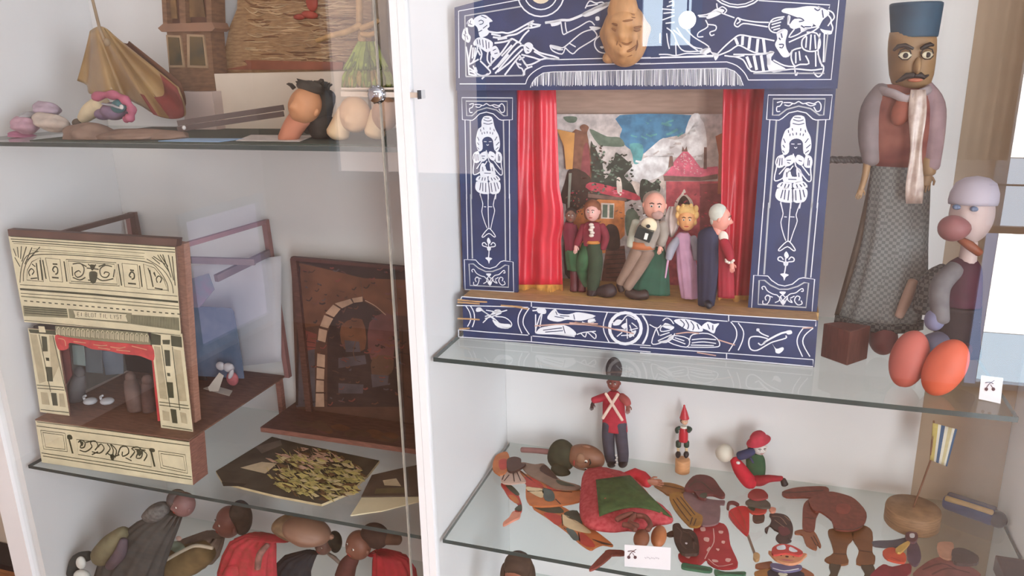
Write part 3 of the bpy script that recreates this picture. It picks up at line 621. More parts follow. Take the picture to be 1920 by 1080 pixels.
# --- wooden mask hanging on the banner
mk = M('mask_wood', (182,134,90), .55, .14, 14, stretch=(6,6,2)); mkd = M('mask_line_shade', (138,92,58), .6)  # dark lines draw the carving, plus eye and nostril shadow as colour
c = TN.at(1172,66,.016); kx = (c-CAM).dot(FWD)/FPX
MK = thing('wooden_mask', 'carved light brown grinning mask hanging on the navy banner', 'mask', c-Vector((0,0,50*kx)))
m = MB(); S = kx
m.blob(c, (43*S,.036,58*S), rotm(0,-6,-4), 0, 56, 48, [((.02,-1,-.10),.34,.15),((0,-1,.10),.10,.22),((-.42,-1,.22),-.16,.17),((.42,-1,.24),-.16,.17),((-.42,-1,.44),.12,.16),((.42,-1,.46),.12,.16),((-.5,-.85,-.18),.16,.2),((.5,-.85,-.18),.16,.2),((0,-1,-.66),.18,.18),((0,-1,-.44),-.10,.15),((-.95,-.1,.1),.12,.2),((.95,-.1,.1),.16,.2),((-.28,-1,-.30),-.06,.12),((.28,-1,-.30),-.06,.12),((0,-.9,.75),.08,.3)])
for v in m.v:
    d_ = (v-TN.p).dot(TN.n)
    if d_ < .0012: v -= TN.n*(d_-.0012)
def onmask(pts):
    out = []
    for x_, y_ in smooth(Q((1060,0),8.31,pts),3):
        u_ = (x_-1172)/43.; w_ = (y_-66)/58.; out.append(TN.at(x_, y_, .016+.036*math.sqrt(max(.05,1-u_*u_-w_*w_))*1.02+.0005))
    return out
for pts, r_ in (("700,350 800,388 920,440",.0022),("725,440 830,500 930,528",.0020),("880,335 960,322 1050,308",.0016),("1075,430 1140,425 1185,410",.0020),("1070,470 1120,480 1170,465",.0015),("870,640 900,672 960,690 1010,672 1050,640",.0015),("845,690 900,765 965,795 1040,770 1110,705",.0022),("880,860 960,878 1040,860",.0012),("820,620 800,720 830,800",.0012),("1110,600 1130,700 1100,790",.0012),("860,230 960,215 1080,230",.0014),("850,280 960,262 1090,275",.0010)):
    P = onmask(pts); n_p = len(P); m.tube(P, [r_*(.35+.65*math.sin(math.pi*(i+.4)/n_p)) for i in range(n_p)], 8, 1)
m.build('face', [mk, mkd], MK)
m = MB(); m.blob(TN.at(1143,108,.0165), (13*S,.0145,11*S), None, 0, 18, 14, [((-.6,-.6,-.5),.15,.5)]); m.build('ear', mk, MK)
m = MB(); m.lathe(TN.at(1168,18,.026), [(.0,30*S),(14*S,28*S),(24*S,16*S),(29*S,0),(28*S,-10*S),(24*S,-14*S)], 24, 0, (0,0,1), .75); m.build('cap', mk, MK)
m = MB(); m.tube([TN.at(1170,8,.012), TN.at(1170,-30,.004)], .0012, 8); m.build('hanging_cord', M('cord_grey', (150,140,130)), MK)
# ================================================================ helpers for puppets
def mk3(n, skin): return [M('skin_'+n, skin, .5, .06, 30), M('eye_white', (232,228,220), .3, .02), M('eye_dark', (44,34,30), .3, .05), M('lip_red', (176,70,64), .5, .05)]
def face(parent, c, r, rot, mats, nose=.28, nw=.17, name='head', brow=True, mouth=True, ears=True, extra=(), eye=.12, eyes=True, nu=36, nv=26):
    c = Vector(c); rx, ry, rz = r; m = MB()
    m.blob(c, r, rot, 0, nu, nv, [((0,-1,-.08), nose, nw), ((-.36,-1,.14), -.07, .2), ((.36,-1,.14), -.07, .2), ((0,-.8,-.85), .07, .3), ((-.5,-.85,-.3), .04, .3), ((.5,-.85,-.3), .04, .3)] + list(extra))
    L = lambda x, y, z: c + rot @ Vector((x*rx, y*ry, z*rz))
    if ears:
        for s in (-1, 1): m.blob(L(s*1.0, .05, .02), (rx*.14, ry*.18, rz*.22), rot, 0, 10, 8)
    if eyes:
        for s in (-1, 1):
            m.blob(L(s*.34, -.86, .15), (rx*eye*1.25, ry*eye, rz*eye*.85), rot, 1, 12, 8); m.blob(L(s*.34, -.95, .15), (rx*eye*.6, ry*eye*.5, rz*eye*.6), rot, 2, 10, 8)
    if brow:
        for s in (-1, 1): m.tube([L(s*.15, -.97, .35), L(s*.36, -.93, .40), L(s*.56, -.80, .31)], [rx*.04, rx*.055, rx*.03], 8, 2)
    if mouth: m.blob(L(0, -.89, -.46), (rx*.27, ry*.10, rz*.06), rot, 3, 14, 8)
    return m.build(name, mats, parent)
def hand(mb, c, d, k, m=0, side=1):
    """small carved hand: palm, four fingers, thumb; d = pointing direction"""
    c = Vector(c); d = Vector(d).normalized(); x = d.cross(Vector((0,1,0))); x = x.normalized() if x.length > .1 else Vector((1,0,0))
    mb.tube([c, c+d*k*.45, c+d*k*.9], [k*.30, k*.40, k*.36], 10, m, True, .55)
    for i in range(4):
        o = x*((i-1.5)*k*.19); ln = (.62, .78, .74, .55)[i]
        mb.tube([c+d*k*.85+o, c+d*k*(.85+ln*.55)+o*1.15+Vector((0,-k*.03,0)), c+d*k*(.85+ln)+o*1.1+Vector((0,-k*.14,0))], [k*.105, k*.095, k*.07], 7, m)
    mb.tube([c+d*k*.25+x*side*k*.32, c+d*k*.55+x*side*k*.58, c+d*k*.85+x*side*k*.6], [k*.12, k*.11, k*.08], 7, m)
    return mb
def figure(name, label, cat, base, group=None): return thing(name, label, cat, base, group)
def fF(x, y): return (1040+x/4.1526, 340+y/4.1526)
class Stage:
    """puppet drawn in an enlarged crop at one real depth"""
    def __init__(s, o, sc, Y): s.o = o; s.sc = sc; s.Y = Y
    def px(s, x, y): return (s.o[0]+x/s.sc, s.o[1]+y/s.sc)
    def p(s, x, y, d=0): return onY(*s.px(x, y), s.Y+d)
    def k(s, x, y): return (s.p(x, y)-CAM).dot(FWD)/FPX/s.sc
    def limb(s, pts, rr, m=0, n=12, flat=1.0, mb=None, d=0, sm=True):
        mb = mb or MB(); P = [s.p(q[0], q[1], (q[2] if len(q) > 2 else 0)+d) for q in pts]; k = s.k(*pts[0][:2])
        if not hasattr(rr, '__len__'): rr = [rr]*len(P)
        if sm and len(P) > 2:
            P4 = smooth([(*P[i], rr[i]) for i in range(len(P))][:], 4) if False else None
            q = [Vector((*P[i],)) for i in range(len(P))]
            tri = smooth(q, 4); rs = smooth([(rr[i],0,0) for i in range(len(rr))], 4); P = [Vector(v) for v in tri]; rr = [v[0] for v in rs]
        return mb.tube(P, [r*k for r in rr], n, m, True, flat)
    def robe(s, sec, m=0, folds=9, amp=.08, ph=0, depth=.7, mb=None, d=0):
        """sections (x, y, half width, fold strength)"""
        mb = mb or MB(); k = s.k(sec[0][0], sec[0][1]); S4 = smooth([(a, b, c) for a, b, c, _ in sec], 4); F4 = smooth([(f, 0, 0) for *_, f in sec], 4)
        return robe(mb, [(s.p(a, b, d), c*k, c*k*depth, f[0]) for (a, b, c), f in zip(S4, F4)], m, 40, folds, amp, ph)
    def blob(s, x, y, rx, ry, rz, rot=None, m=0, d=0, mb=None, bumps=(), nu=18, nv=12):
        mb = mb or MB(); k = s.k(x, y); return mb.blob(s.p(x, y, d), (rx*k, ry*k, rz*k), rot, m, nu, nv, bumps)
# ================================================================ five puppets on the little stage
FLOORZ = zt+.0003
def stageY(x, y): return onZ(*fF(x, y), zt).y
# young man in burgundy
Y = stageY(300,915)+.030; s = Stage((1040,340),4.1526,Y)
t = figure('marionette', 'boy marionette in a burgundy jacket with white ruffle and dark green trousers', 'marionette', s.p(300,925), 'marionettes on the little stage')
k = s.k(295,235); face(t, s.p(295,238), (56*k,58*k,74*k), rotm(-6,4,0), mk3('boy',(212,160,150)))
m = MB(); s.blob(295,200,66,66,58,None,0,.004,m,[((0,-1,-.5),-.25,.5),((-.7,-.5,-.4),.1,.3),((.7,-.5,-.4),.1,.3)]); s.blob(250,240,22,34,60,None,0,.006,m); s.blob(342,240,22,34,60,None,0,.006,m); m.build('hair', M('hair_auburn',(124,74,50),.7,.25,90), t)
s.robe([(295,318,44,.2),(295,350,78,.4),(292,420,80,.6),(290,500,66,.8)],0,7,.06).build('jacket', M('burgundy_velvet',(128,36,52),.75,.15,60), t)
m = MB()
for i,(x,y) in enumerate([(285,338),(292,358),(282,378),(292,400),(286,422)]): s.blob(x,y,20,16,13,None,0,-.020,m,nu=10,nv=8)
m.build('ruffle', M('lace_white',(222,208,196),.8,.08,80), t)
s.robe([(298,458,52,.2),(298,482,56,.2)],0,8,.03,0,.75,None,-.004).build('belt', M('belt_gold',(190,122,56),.5), t)
for pts, hp, hd in (([(232,352),(200,430),(172,490)],(166,500),(0,0,-1)),([(362,350),(396,430),(376,520)],None,None)):
    s.limb(pts,[34,32,26],0).build('sleeve', M('burgundy_velvet',(0,0,0)), t)
    if hp: hand(MB(), s.p(*hp,-.004), (-.05,-.2,-1), 40*k).build('hand', mk3('boy',(0,0,0))[0], t)
green = M('green_wool',(48,62,42),.85,.15,70); boot = M('boot_dark',(54,36,36),.5,.1,30)
s.limb([(305,490),(318,640),(300,800),(295,850)],[60,58,50,44],0).build('trouser_leg', green, t)
s.limb([(262,500,.01),(225,620,.0),(215,690,.008),(250,800,.012)],[54,54,48,38],0).build('trouser_leg', M('green_wool_light',(52,88,56),.85,.15,70), t)
m = MB(); s.limb([(296,850),(290,905,-.006)],[46,42],0,12,1,m); m.build('boot', boot, t)
m = MB(); s.limb([(360,868,.0),(410,860,-.006),(450,840,-.004)],[52,62,50],0,12,1,m); m.build('boot', boot, t)
# the one behind him
Y2 = stageY(180,872)+.016; s = Stage((1040,340),4.1526,Y2)
t = figure('marionette', 'marionette in red jacket and red boots half hidden behind the left curtain', 'marionette', s.p(180,872), 'marionettes on the little stage')
k = s.k(110,265); face(t, s.p(126,268), (40*k,42*k,54*k), rotm(10), mk3('page',(120,84,70)))
m = MB(); s.blob(126,244,44,44,42,None,0,.003,m); m.build('hair', M('hair_dark',(46,36,32),.8,.2,80), t)
s.robe([(112,320,34,.2),(116,380,54,.4),(130,470,58,.6),(138,540,60,.6)],0,7,.06).build('jacket', M('wine_cloth',(112,30,50),.8,.15,60), t)
s.limb([(150,350),(170,420),(166,460)],[24,24,20]).build('sleeve', M('wine_cloth',(0,0,0)), t); hand(MB(), s.p(164,470,-.006),(0.1,-.2,-1),34*k).build('hand', mk3('pale_hand',(206,168,160))[0], t)
s.robe([(140,530,62,.3),(160,610,76,.8),(172,690,74,1)],0,9,.08).build('breeches', M('green_wool_light',(0,0,0)), t)
for x in (152,214): s.limb([(x,700),(x,800),(x-2,850,-.004)],[34,32,34]).build('boot', M('boot_red',(92,34,40),.45,.15,30), t)
# old man
Y = stageY(640,905); s = Stage((1040,340),4.1526,Y)
t = figure('marionette', 'bald old man marionette in grey coat with black belt bag and green cloak', 'marionette', s.p(640,905), 'marionettes on the little stage')
k = s.k(775,190); mo = mk3('old',(218,158,140)); face(t, s.p(778,190), (84*k,80*k,104*k), rotm(12,6,4), mo, .30,.20)
m = MB(); s.blob(772,150,88,82,78,None,0,.010,m,[((0.2,-1,-.1),-.35,.7)]); s.blob(706,200,22,40,58,None,0,.010,m); s.blob(852,215,18,40,52,None,0,.010,m); m.build('hair', M('hair_grey',(170,150,138),.8,.15,90), t)
m = MB(); s.blob(800,262,46,26,34,None,0,-.016,m); m.build('beard', M('beard_grey',(176,140,132),.8,.15,90), t)
s.robe([(745,300,62,.2),(735,340,104,.3),(715,430,104,.5),(690,530,86,.6)],0,8,.05).build('coat', M('coat_grey',(152,140,130),.8,.12,60), t)
m = MB(); s.blob(735,345,62,40,64,rotm(0,0,8),0,-.014,m); m.build('shirt', M('shirt_cream',(230,212,180),.75,.06,60), t)
m = MB(); s.blob(728,350,17,17,15,None,0,-.027,m,nu=10,nv=8); m.build('button', M('button_black',(30,32,32),.3), t)
for pts in ([(640,320),(612,410),(590,500,-.004)],): s.limb(pts,[40,38,32]).build('sleeve', M('sleeve_sage',(176,176,160),.8,.1,60), t)
s.limb([(832,330),(846,420),(826,490,-.006)],[42,40,34]).build('sleeve', M('coat_grey',(0,0,0)), t)
hand(MB(), s.p(822,505,-.008),(-.1,-.2,-1),40*k).build('hand', mo[0], t)
m = MB(); a = s.p(640,385,-.024); b_ = s.p(758,430,-.024); m.bar(a,b_,.018,.020,(0,0,1)); m.build('belt_bag', M('bag_black',(36,44,42),.35,.1,20), t)
m = MB(); m.bar(s.p(700,425,-.0345), s.p(724,432,-.0345), .003, 48*k,(0,0,1)); m.build('buckle', M('buckle_white',(232,232,226),.3), t)
s.robe([(690,465,92,.2),(688,520,94,.2)],0,8,.03,0,.75).build('sash', M('sash_orange',(190,112,72),.7,.12,50), t)
tau = M('trousers_taupe',(140,114,100),.85,.12,60)
s.limb([(650,540),(580,680),(515,790)],[60,50,40]).build('trouser_leg', tau, t)
s.limb([(725,550,.0),(650,690,-.004),(566,825,-.008)],[58,48,38]).build('trouser_leg', tau, t)
for pts,rr in (([(512,805),(520,850,-.005)],[34,26]),([(575,860,-.004),(640,892,-.008),(710,880,-.004)],[40,42,40])): s.limb(pts,rr).build('shoe', M('shoe_brown',(58,40,36),.45,.12,30), t)
s.robe([(800,510,48,.3),(800,600,76,.8),(780,700,104,1),(752,790,136,1),(748,880,144,1)],0,11,.09,.5,.22,None,.004).build('cloak', M('cloak_green',(40,84,66),.8,.15,50), t)
# old lady in lilac
Y = stageY(1040,920); s = Stage((1040,340),4.1526,Y)
t = figure('marionette', 'fair haired marionette in a lilac gown with raised white lace sleeve', 'marionette', s.p(1040,920), 'marionettes on the little stage')
k = s.k(1030,290); mo = mk3('lady',(226,164,112)); face(t, s.p(1030,300), (66*k,64*k,86*k), rotm(4,2,0), mo,.24,.16)
m = MB(); s.blob(1030,235,76,66,56,None,0,.004,m,[((0,-1,-.6),-.3,.5)]); 
for x,y,rr in ((962,212,18),(1000,198,16),(1062,196,16),(1100,214,20),(958,260,20),(1102,262,22),(968,320,16),(1092,320,16)): s.blob(x,y,rr,26,rr*1.5,None,0,0,m,nu=10,nv=8)
m.build('hair', M('hair_fair',(226,184,118),.7,.16,80), t)
lil = M('gown_lilac',(196,150,178),.6,.12,40); s.robe([(1005,398,34,.2),(1000,440,62,.4),(1004,520,60,.5),(1012,560,66,.6),(1030,680,76,1),(1040,800,72,1),(1048,908,62,1)],0,9,.08,.3).build('gown', lil, t)
m = MB(); s.limb([(955,455,-.004),(912,520,-.014),(888,600,-.016)],[30,36,26],0,12,1,m); m.build('sleeve', M('sleeve_bluegrey',(150,148,160),.6,.12,40), t)
m = MB(); s.limb([(890,560,-.018),(875,660,-.018),(862,750,-.018)],[9,8,6],0,8,1,m); m.build('ribbon', lil, t)
m = MB(); g = []
for i in range(9):
    v = i/8; row = []
    for j in range(9): u = j/8; row.append(s.p(925-v*14 + (u-.5)*(26+95*math.sin(math.pi*min(1,.15+v*.85))), 196+v*240, .012+.005*math.sin(u*14)))
    g.append(row)
m.sheet(g,.0012); m.build('lace_sleeve', M('lace_pinkish',(214,196,190),.75,.1,70), t)
s.limb([(1075,440),(1100,520),(1098,600)],[30,32,26]).build('sleeve', M('sleeve_bluegrey',(0,0,0)), t)
# the one in navy seen from the side
Y = stageY(1180,972); s = Stage((1040,340),4.1526,Y)
t = figure('marionette', 'white haired marionette in navy cape and red coat turned towards the right curtain', 'marionette', s.p(1180,972), 'marionettes on the little stage')
k = s.k(1290,270); mo = mk3('side',(222,150,134)); face(t, s.p(1292,292), (60*k,76*k,92*k), rotm(84,8,0), mo,.34,.18)
m = MB(); s.blob(1276,250,74,70,78,rotm(0,0,-12),0,.0,m,[((1,-.2,-.5),-.4,.6)]); s.blob(1236,300,26,50,44,None,0,.002,m); m.build('hair', M('hair_white',(200,200,190),.7,.1,90), t)
m = MB(); s.limb([(1262,360),(1270,400)],[34,38],0,12,1,m); m.build('neck', mo[0], t)
s.robe([(1225,356,26,.1),(1214,374,56,.2),(1202,412,84,.4),(1198,520,88,.7),(1196,700,84,1),(1186,860,72,1),(1178,965,62,1)],0,9,.06,.2,.65).build('cape', M('cape_navy',(36,36,62),.7,.12,40), t)
m = MB(); s.blob(1312,430,38,30,46,rotm(0,0,-20),0,-.004,m,[((.5,-.5,-.6),.25,.4)]); m.build('jabot', M('lace_white',(0,0,0)), t)
rc = M('coat_crimson',(150,24,44),.7,.15,50); s.robe([(1296,420,38,.2),(1316,520,50,.4),(1328,640,56,.7),(1332,780,60,1),(1334,905,62,1)],0,9,.08,.1,.35,None,-.004).build('coat', rc, t)
s.limb([(1316,470,-.006),(1350,540,-.014),(1364,600,-.016)],[40,42,34]).build('sleeve', rc, t)
m = MB()
for a in range(7): s.blob(1362+26*math.cos(a*.9),616+16*math.sin(a*.9),15,15,13,None,0,-.018,m,nu=8,nv=6)
m.build('lace_cuff', M('lace_white',(0,0,0)), t)
hand(MB(), s.p(1380,636,-.018),(.1,-.2,-1),46*k).build('hand', mo[0], t)
s.limb([(1250,800,.004),(1256,880,.004)],[14,12]).build('stocking', M('lace_white',(0,0,0)), t)
for dx in (1196,): s.limb([(dx,955,-.010),(dx+6,968,-.026)],[30,26]).build('shoe', M('shoe_black',(30,28,40),.4), t)
FLOORZ = Z_UR+.0004
# ================================================================ tall moustached puppet with fez
s = Stage((0,0),1.0,.225); k = s.k(1700,300)
t = figure('rod_puppet', 'tall wooden puppet with blue fez and black moustache beside the blue theatre', 'puppet', onZ(1650,640,Z_UR))
sk = M('carved_face_tan',(148,116,82),.5,.14,26); dk = M('carved_black',(40,30,28),.5,.1)
m = MB(); c = s.p(1712,118); S = s.k(1712,118)
rings = []
for y_, w_ in ((60,39),(76,41),(95,41.5),(120,40),(140,38),(155,34),(164,26),(169,12)):
    cc_ = s.p(1711-(y_-60)*.03, y_); rings.append([cc_+Vector((math.cos(a*math.pi/16)*w_*S*(1.0), math.sin(a*math.pi/16)*w_*S*.95 - (.006*math.exp(-((a-24+2)/2.2)**2)*(1 if 92<y_<146 else 0)), 0)) for a in range(32)])
m.loft(rings,0,True,True)
m.blob(s.p(1720,124,-.036),(7*S,.010,16*S),rotm(0,-12,0),0,14,12,[((0,-1,-.6),.5,.4)])
for x_, y_ in ((1697,104),(1739,103)):
    d_ = -.0405 if x_ < 1720 else -.036
    m.blob(s.p(x_,y_,d_),(11*S,.003,6.5*S),rotm(0 if x_<1720 else 28),1,16,10); m.blob(s.p(x_+1,y_,d_-.0028),(4.6*S,.002,4.8*S),None,2,12,8)
    m.tube([s.p(x_+a_,y_-8+b_,d_-.001) for a_,b_ in ((-12,6),(-8,-2),(1,-5),(9,-2),(11,5))],.0010,8,2)
    m.tube([s.p(x_+a_,y_+6+b_,d_-.001) for a_,b_ in ((-12,-4),(-5,2),(5,2),(11,-4))],.0008,8,2)
for q in ("1676,94 1684,87 1697,85 1712,91","1727,91 1736,86 1744,83 1750,85"):
    P = Q((0,0),1,q); m.tube([s.p(x_,y_,-.0420+abs(x_-1712)*.00011) for x_,y_ in P],[.0022,.0034,.0034,.0020],8,2)
for q in ("1713,141 1700,142 1690,149 1680,154","1716,141 1726,141 1733,145 1741,141"):
    P = Q((0,0),1,q); m.tube([s.p(x_,y_,-.0405+abs(x_-1712)*.0002) for x_,y_ in P],[.0040,.0046,.0034,.0014],10,2)
m.blob(s.p(1716,150,-.037),(13*S,.004,4*S),None,3,14,8)
m.build('head',[sk,M('eye_cream',(206,196,170),.4),dk,M('lip_tan',(176,104,80),.5)],t)
m = MB(); rings = []
for y_, w_ in ((70,39),(66,40),(40,42.5),(12,45),(7,45),(5,42),(6,20),(6.5,1)):
    cc_ = s.p(1716+(40-y_)*.06, y_); rings.append([cc_+Vector((math.cos(a*math.pi/16)*w_*S, math.sin(a*math.pi/16)*w_*S, 0)) for a in range(32)])
m.loft(rings,0,True,True); m.build('fez', M('fez_blue',(52,84,106),.7,.2,16,rgb2=(38,64,84)), t)
s.robe([(1690,158,30,.1),(1694,180,54,.2),(1692,230,58,.4),(1690,310,52,.6)],0,7,.04,0,.6).build('vest', M('vest_maroon',(108,52,50),.75,.22,30,rgb2=(140,84,72)), t)
m = MB(); P = smooth([s.p(1652,170,-.012),s.p(1676,176,-.034),s.p(1700,186,-.040),s.p(1724,176,-.038),s.p(1742,168,-.016)],4); m.tube([Vector(v) for v in P],[.007]*len(P),10,0,True,.6); m.build('collar',M('collar_greylilac',(158,146,148),.7,.15,40),t)
m = MB(); m.blob(s.p(1694,205,-.035),(.016,.008,.026),rotm(0,0,20),0,16,12); m.build('neck_scarf',M('scarf_rust',(136,72,56),.7,.2,40),t)
slv = M('sleeve_mauve',(128,116,118),.8,.12,40)
s.limb([(1660,172),(1640,205),(1632,255,-.004),(1634,302,-.01)],[22,25,22,16]).build('sleeve', slv, t)
s.limb([(1726,168),(1744,200),(1748,250,-.004),(1744,312,-.01)],[22,26,22,17]).build('sleeve', M('sleeve_rose',(150,124,128),.8,.12,40), t)
m = MB(); s.limb([(1628,296,-.01),(1622,330,-.016),(1614,356,-.02)],[8,6,5],0,8,1,m); hand(m, s.p(1616,352,-.02),(-.3,-.3,-1),.012); m.build('hand', sk, t)
m = MB(); g = []
for i in range(14):
    v = i/13; row = []
    for j in range(7): u = j/6; row.append(s.p(1722-v*8+(u-.5)*(28+6*math.sin(v*9)), 168+v*214, -.046-.008*math.sin(v*2.6)+.0030*math.sin(u*9+v*7)))
    g.append(row)
m.sheet(g,.002); m.build('sash', M('sash_silver',(172,150,140),.35,.3,60,rgb2=(206,190,180),spec=.7), t)
m = MB(); s.limb([(1738,300,-.01),(1742,324,-.014)],[16,12],0,10,1,m); hand(m, s.p(1742,326,-.016),(-.2,-.2,-1),.018); m.build('hand', sk, t)
chk = checker('check_grey',(128,130,128),(100,102,102),190); chd = checker('check_dark',(96,96,92),(48,48,50),170)
s.robe([(1688,300,50,.2),(1686,360,52,.5),(1678,450,56,.9),(1666,530,66,1),(1648,600,72,1)],0,8,.07,.6,.55).build('skirt', chk, t)
s.robe([(1648,596,73,1),(1646,612,74,1)],0,8,.07,.6,.55).build('hem', chd, t)
s.robe([(1668,330,34,.4),(1646,430,34,.8),(1628,520,40,1),(1610,596,44,1)],0,7,.08,1.2,.6,None,.012).build('coat_tail', M('coat_tail_brown',(112,98,86),.85,.15,40), t)
m = MB(); s.limb([(1712,528,-.03),(1700,560,-.036),(1686,592,-.04)],[9,10,8],0,10,1,m); m.build('stick', M('stick_pink',(168,138,124),.6,.12,20), t)
m = MB(); s.blob(1656,634,25,30,31,None,0,-.02,m,[((0,-1,-.3),.1,.6)],24,16); m.build('shoe', M('shoe_maroon',(112,58,58),.5,.12,20), t)
m = MB(); P = [Vector(onY(1556+(1626-1556)*i/16, 299.5+.2*i/16, .235)) for i in range(17)]
for ph in (0, 2.1, 4.2): m.tube([q+Vector((0,math.cos(i*1.5+ph),math.sin(i*1.5+ph)))*.0030 for i,q in enumerate(P)],.0036,8)
m.build('twisted_rod', M('rod_black',(64,58,56),.5,.2,60), t)
# red-brown block at its foot
a = onZ(1588,686,Z_UR+.0005); m = MB()
L_ = onZ(1538,668,Z_UR+.0005); Rr = onZ(1626,673,Z_UR+.0005); bk = a+(L_-a)*.85+(Rr-a)*.55; h_ = onY(1588,622,a.y).z-a.z
m.prism([a,Rr,bk,L_],(0,0,h_)); o = m.build('wooden_block', M('block_redbrown',(98,54,46),.5,.2,16,stretch=(20,20,3)))
bv = o.modifiers.new('b','BEVEL'); bv.width = .0015; bv.segments = 2
tag(o,'red-brown wooden block on the glass shelf just right of the blue theatre base','block')
# ================================================================ long-shoed puppet sitting at the right
s = Stage((0,0),1.0,.150); S = s.k(1800,500)
t = figure('sitting_puppet','dark clothed puppet with ball nose and long orange shoes in the right corner','puppet', onZ(1770,740,Z_UR))
orange = {1704:M('shoe_salmon',(186,94,82),.55,.1,14),1771:M('shoe_orange',(204,92,64),.55,.1,14)}
for cx,cy,w_,h_,rl,Yd in ((1704,677,33,56,9,.085),(1771,697,35,58,20,.060)):
    q = Stage((0,0),1.0,Yd); kk = q.k(cx,cy); c = q.p(cx,cy); c.z = max(c.z, Z_UR+h_*kk*.93)
    m = MB(); m.blob(c,(w_*kk,.022,h_*kk),rotm(-8,-14,rl),0,28,22,[((0,0,-1),.0,.3),((0,0,1),-.03,.8)]); m.build('shoe', orange[cx], t)
skn = M('puppet_pale',(188,168,164),.6,.06,20)  # skin paled by the reflection that washes over the head
m = MB(); c = s.p(1822,402); m.blob(c,(.030,.034,54*S),rotm(-30),0,36,26,[((-.36,-1,.1),-.06,.2),((.36,-1,.1),-.06,.2)])
for x_ in (-.014,.014): m.blob(c+rotm(-30)@Vector((x_*.85,-.032,.014)),(.006,.004,.004),rotm(-30),1,12,8); m.blob(c+rotm(-30)@Vector((x_*.85,-.0355,.014)),(.003,.002,.003),None,1,8,6)
m.tube([s.p(1800,449,-.034),s.p(1818,460,-.040),s.p(1836,474,-.036)],[.005,.007,.006],10,2)
m.build('head',[skn,M('eye_bluegrey',(96,112,140),.4),M('mouth_brown',(128,66,40),.5)],t)
m = MB(); s.blob(1786,428,25,24,24,None,0,-.036,m,[((1,0,.0),.25,.6)]); m.build('nose', M('nose_brown',(128,78,78),.55,.1,14), t)
m = MB(); c2 = s.p(1825,376); m.lathe(c2,[(.0325,-.006),(.0335,0),(.0325,.012),(.027,.026),(.016,.034),(.0,.037)],28,0,(.05,.1,1)); m.build('cap', M('cap_haze',(176,168,180),.6,.06,10), t)  # added pale cap, coloured like the reflection washing over the head top
m = MB(); s.limb([(1818,455),(1814,492)],[14,16],0,12,1,m); m.build('neck', skn, t)
s.robe([(1812,484,16,.2),(1806,505,32,.3),(1802,560,36,.5),(1800,580,36,.5)],0,7,.06,0,.7).build('jacket', M('jacket_plum',(70,26,44),.8,.2,30), t)
s.limb([(1790,505,-.01),(1762,540,-.03),(1764,600,-.05)],[17,18,15]).build('sleeve', M('sleeve_greycloth',(104,100,102),.85,.15,60), t)
s.limb([(1772,510,.01),(1744,530,.01),(1730,580,.0)],[18,20,18]).build('sleeve', chd, t)
m = MB(); s.blob(1752,600,17,18,20,None,0,-.045,m); m.build('mitten', M('mitten_blue',(112,112,140),.7,.1), t)
s.robe([(1800,572,37,.3),(1796,620,38,.5),(1794,662,42,.5)],0,7,.05,0,.9).build('breeches', M('breeches_black',(48,36,38),.85,.2,30), t)
s.limb([(1782,640,-.0),(1746,642,-.03),(1722,668,-.04)],[20,17,13]).build('stocking', M('stocking_grey',(96,92,110),.8,.12,40), t)
s.limb([(1804,650,-.01),(1800,660,-.03),(1784,690,-.05)],[20,17,13]).build('stocking', M('stocking_brown',(74,42,42),.8,.12,40), t)
m = MB(); s.limb([(1818,604,-.01),(1836,603,-.014)],[7,6],0,10,1,m); m.build('button_tail', dk, t)
FLOORZ = None
# ================================================================ the two small white cards
def cherry(pl, mb, ox, oy, u, m):
    mb.stroke(pl,[(ox-6*u,oy+5*u),(ox-1*u,oy-2*u),(ox+8*u,oy-8*u)],1.2*u,m,.0005); mb.stroke(pl,[(ox+5*u,oy+5*u),(ox+1*u,oy-1*u)],1.2*u,m,.0005); mb.stroke(pl,[(ox-8*u,oy-4*u),(ox,oy-5*u),(ox+6*u,oy-2*u)],1.6*u,m,.0005)
    for dx in (-6,6): mb.fill(pl,[(ox+dx*u+3.2*u*math.cos(a*.785),oy+7*u+3.2*u*math.sin(a*.785)) for a in range(8)],m,.0006)
card = M('card_white',(232,228,232),.6,.02,20); ink = M('card_ink',(92,60,66),.6); inkg = M('card_ink_grey',(176,168,176),.6)
m = MB(); a = onZ(1171,1062,Z_LR+.0005); pl = PL(a+Vector((0,.0,0)),(0,-math.cos(.12),math.sin(.12)))
m.board(pl,[(1171,1021),(1258,1027),(1257,1069),(1171,1062)],.0008,0); cherry(pl,m,1185,1038,1.0,1)
for i,(x_,y_) in enumerate([(1209,1046),(1213,1045),(1217,1047),(1221,1046),(1225,1047),(1229,1046),(1233,1047)]): m.stroke(pl,[(x_,y_-1.6),(x_+1.5,y_+1.2),(x_+3,y_-.6)],.9,2,.0005)
o = m.build('label_card',[card,ink,inkg]); tag(o,'small white label card at the front of the lower shelf below the orange feet','label card')
m = MB(); a = onZ(1850,752,Z_UR+.0005); pl = PL(a,(-.2,-math.cos(.2),math.sin(.2)))
m.board(pl,[(1840,704),(1881,709),(1876,757),(1835,748)],.0008,0); cherry(pl,m,1856,722,1.1,1)
o = m.build('label_card',[card,ink,inkg]); tag(o,'small white label card at the right front corner of the upper shelf','label card')
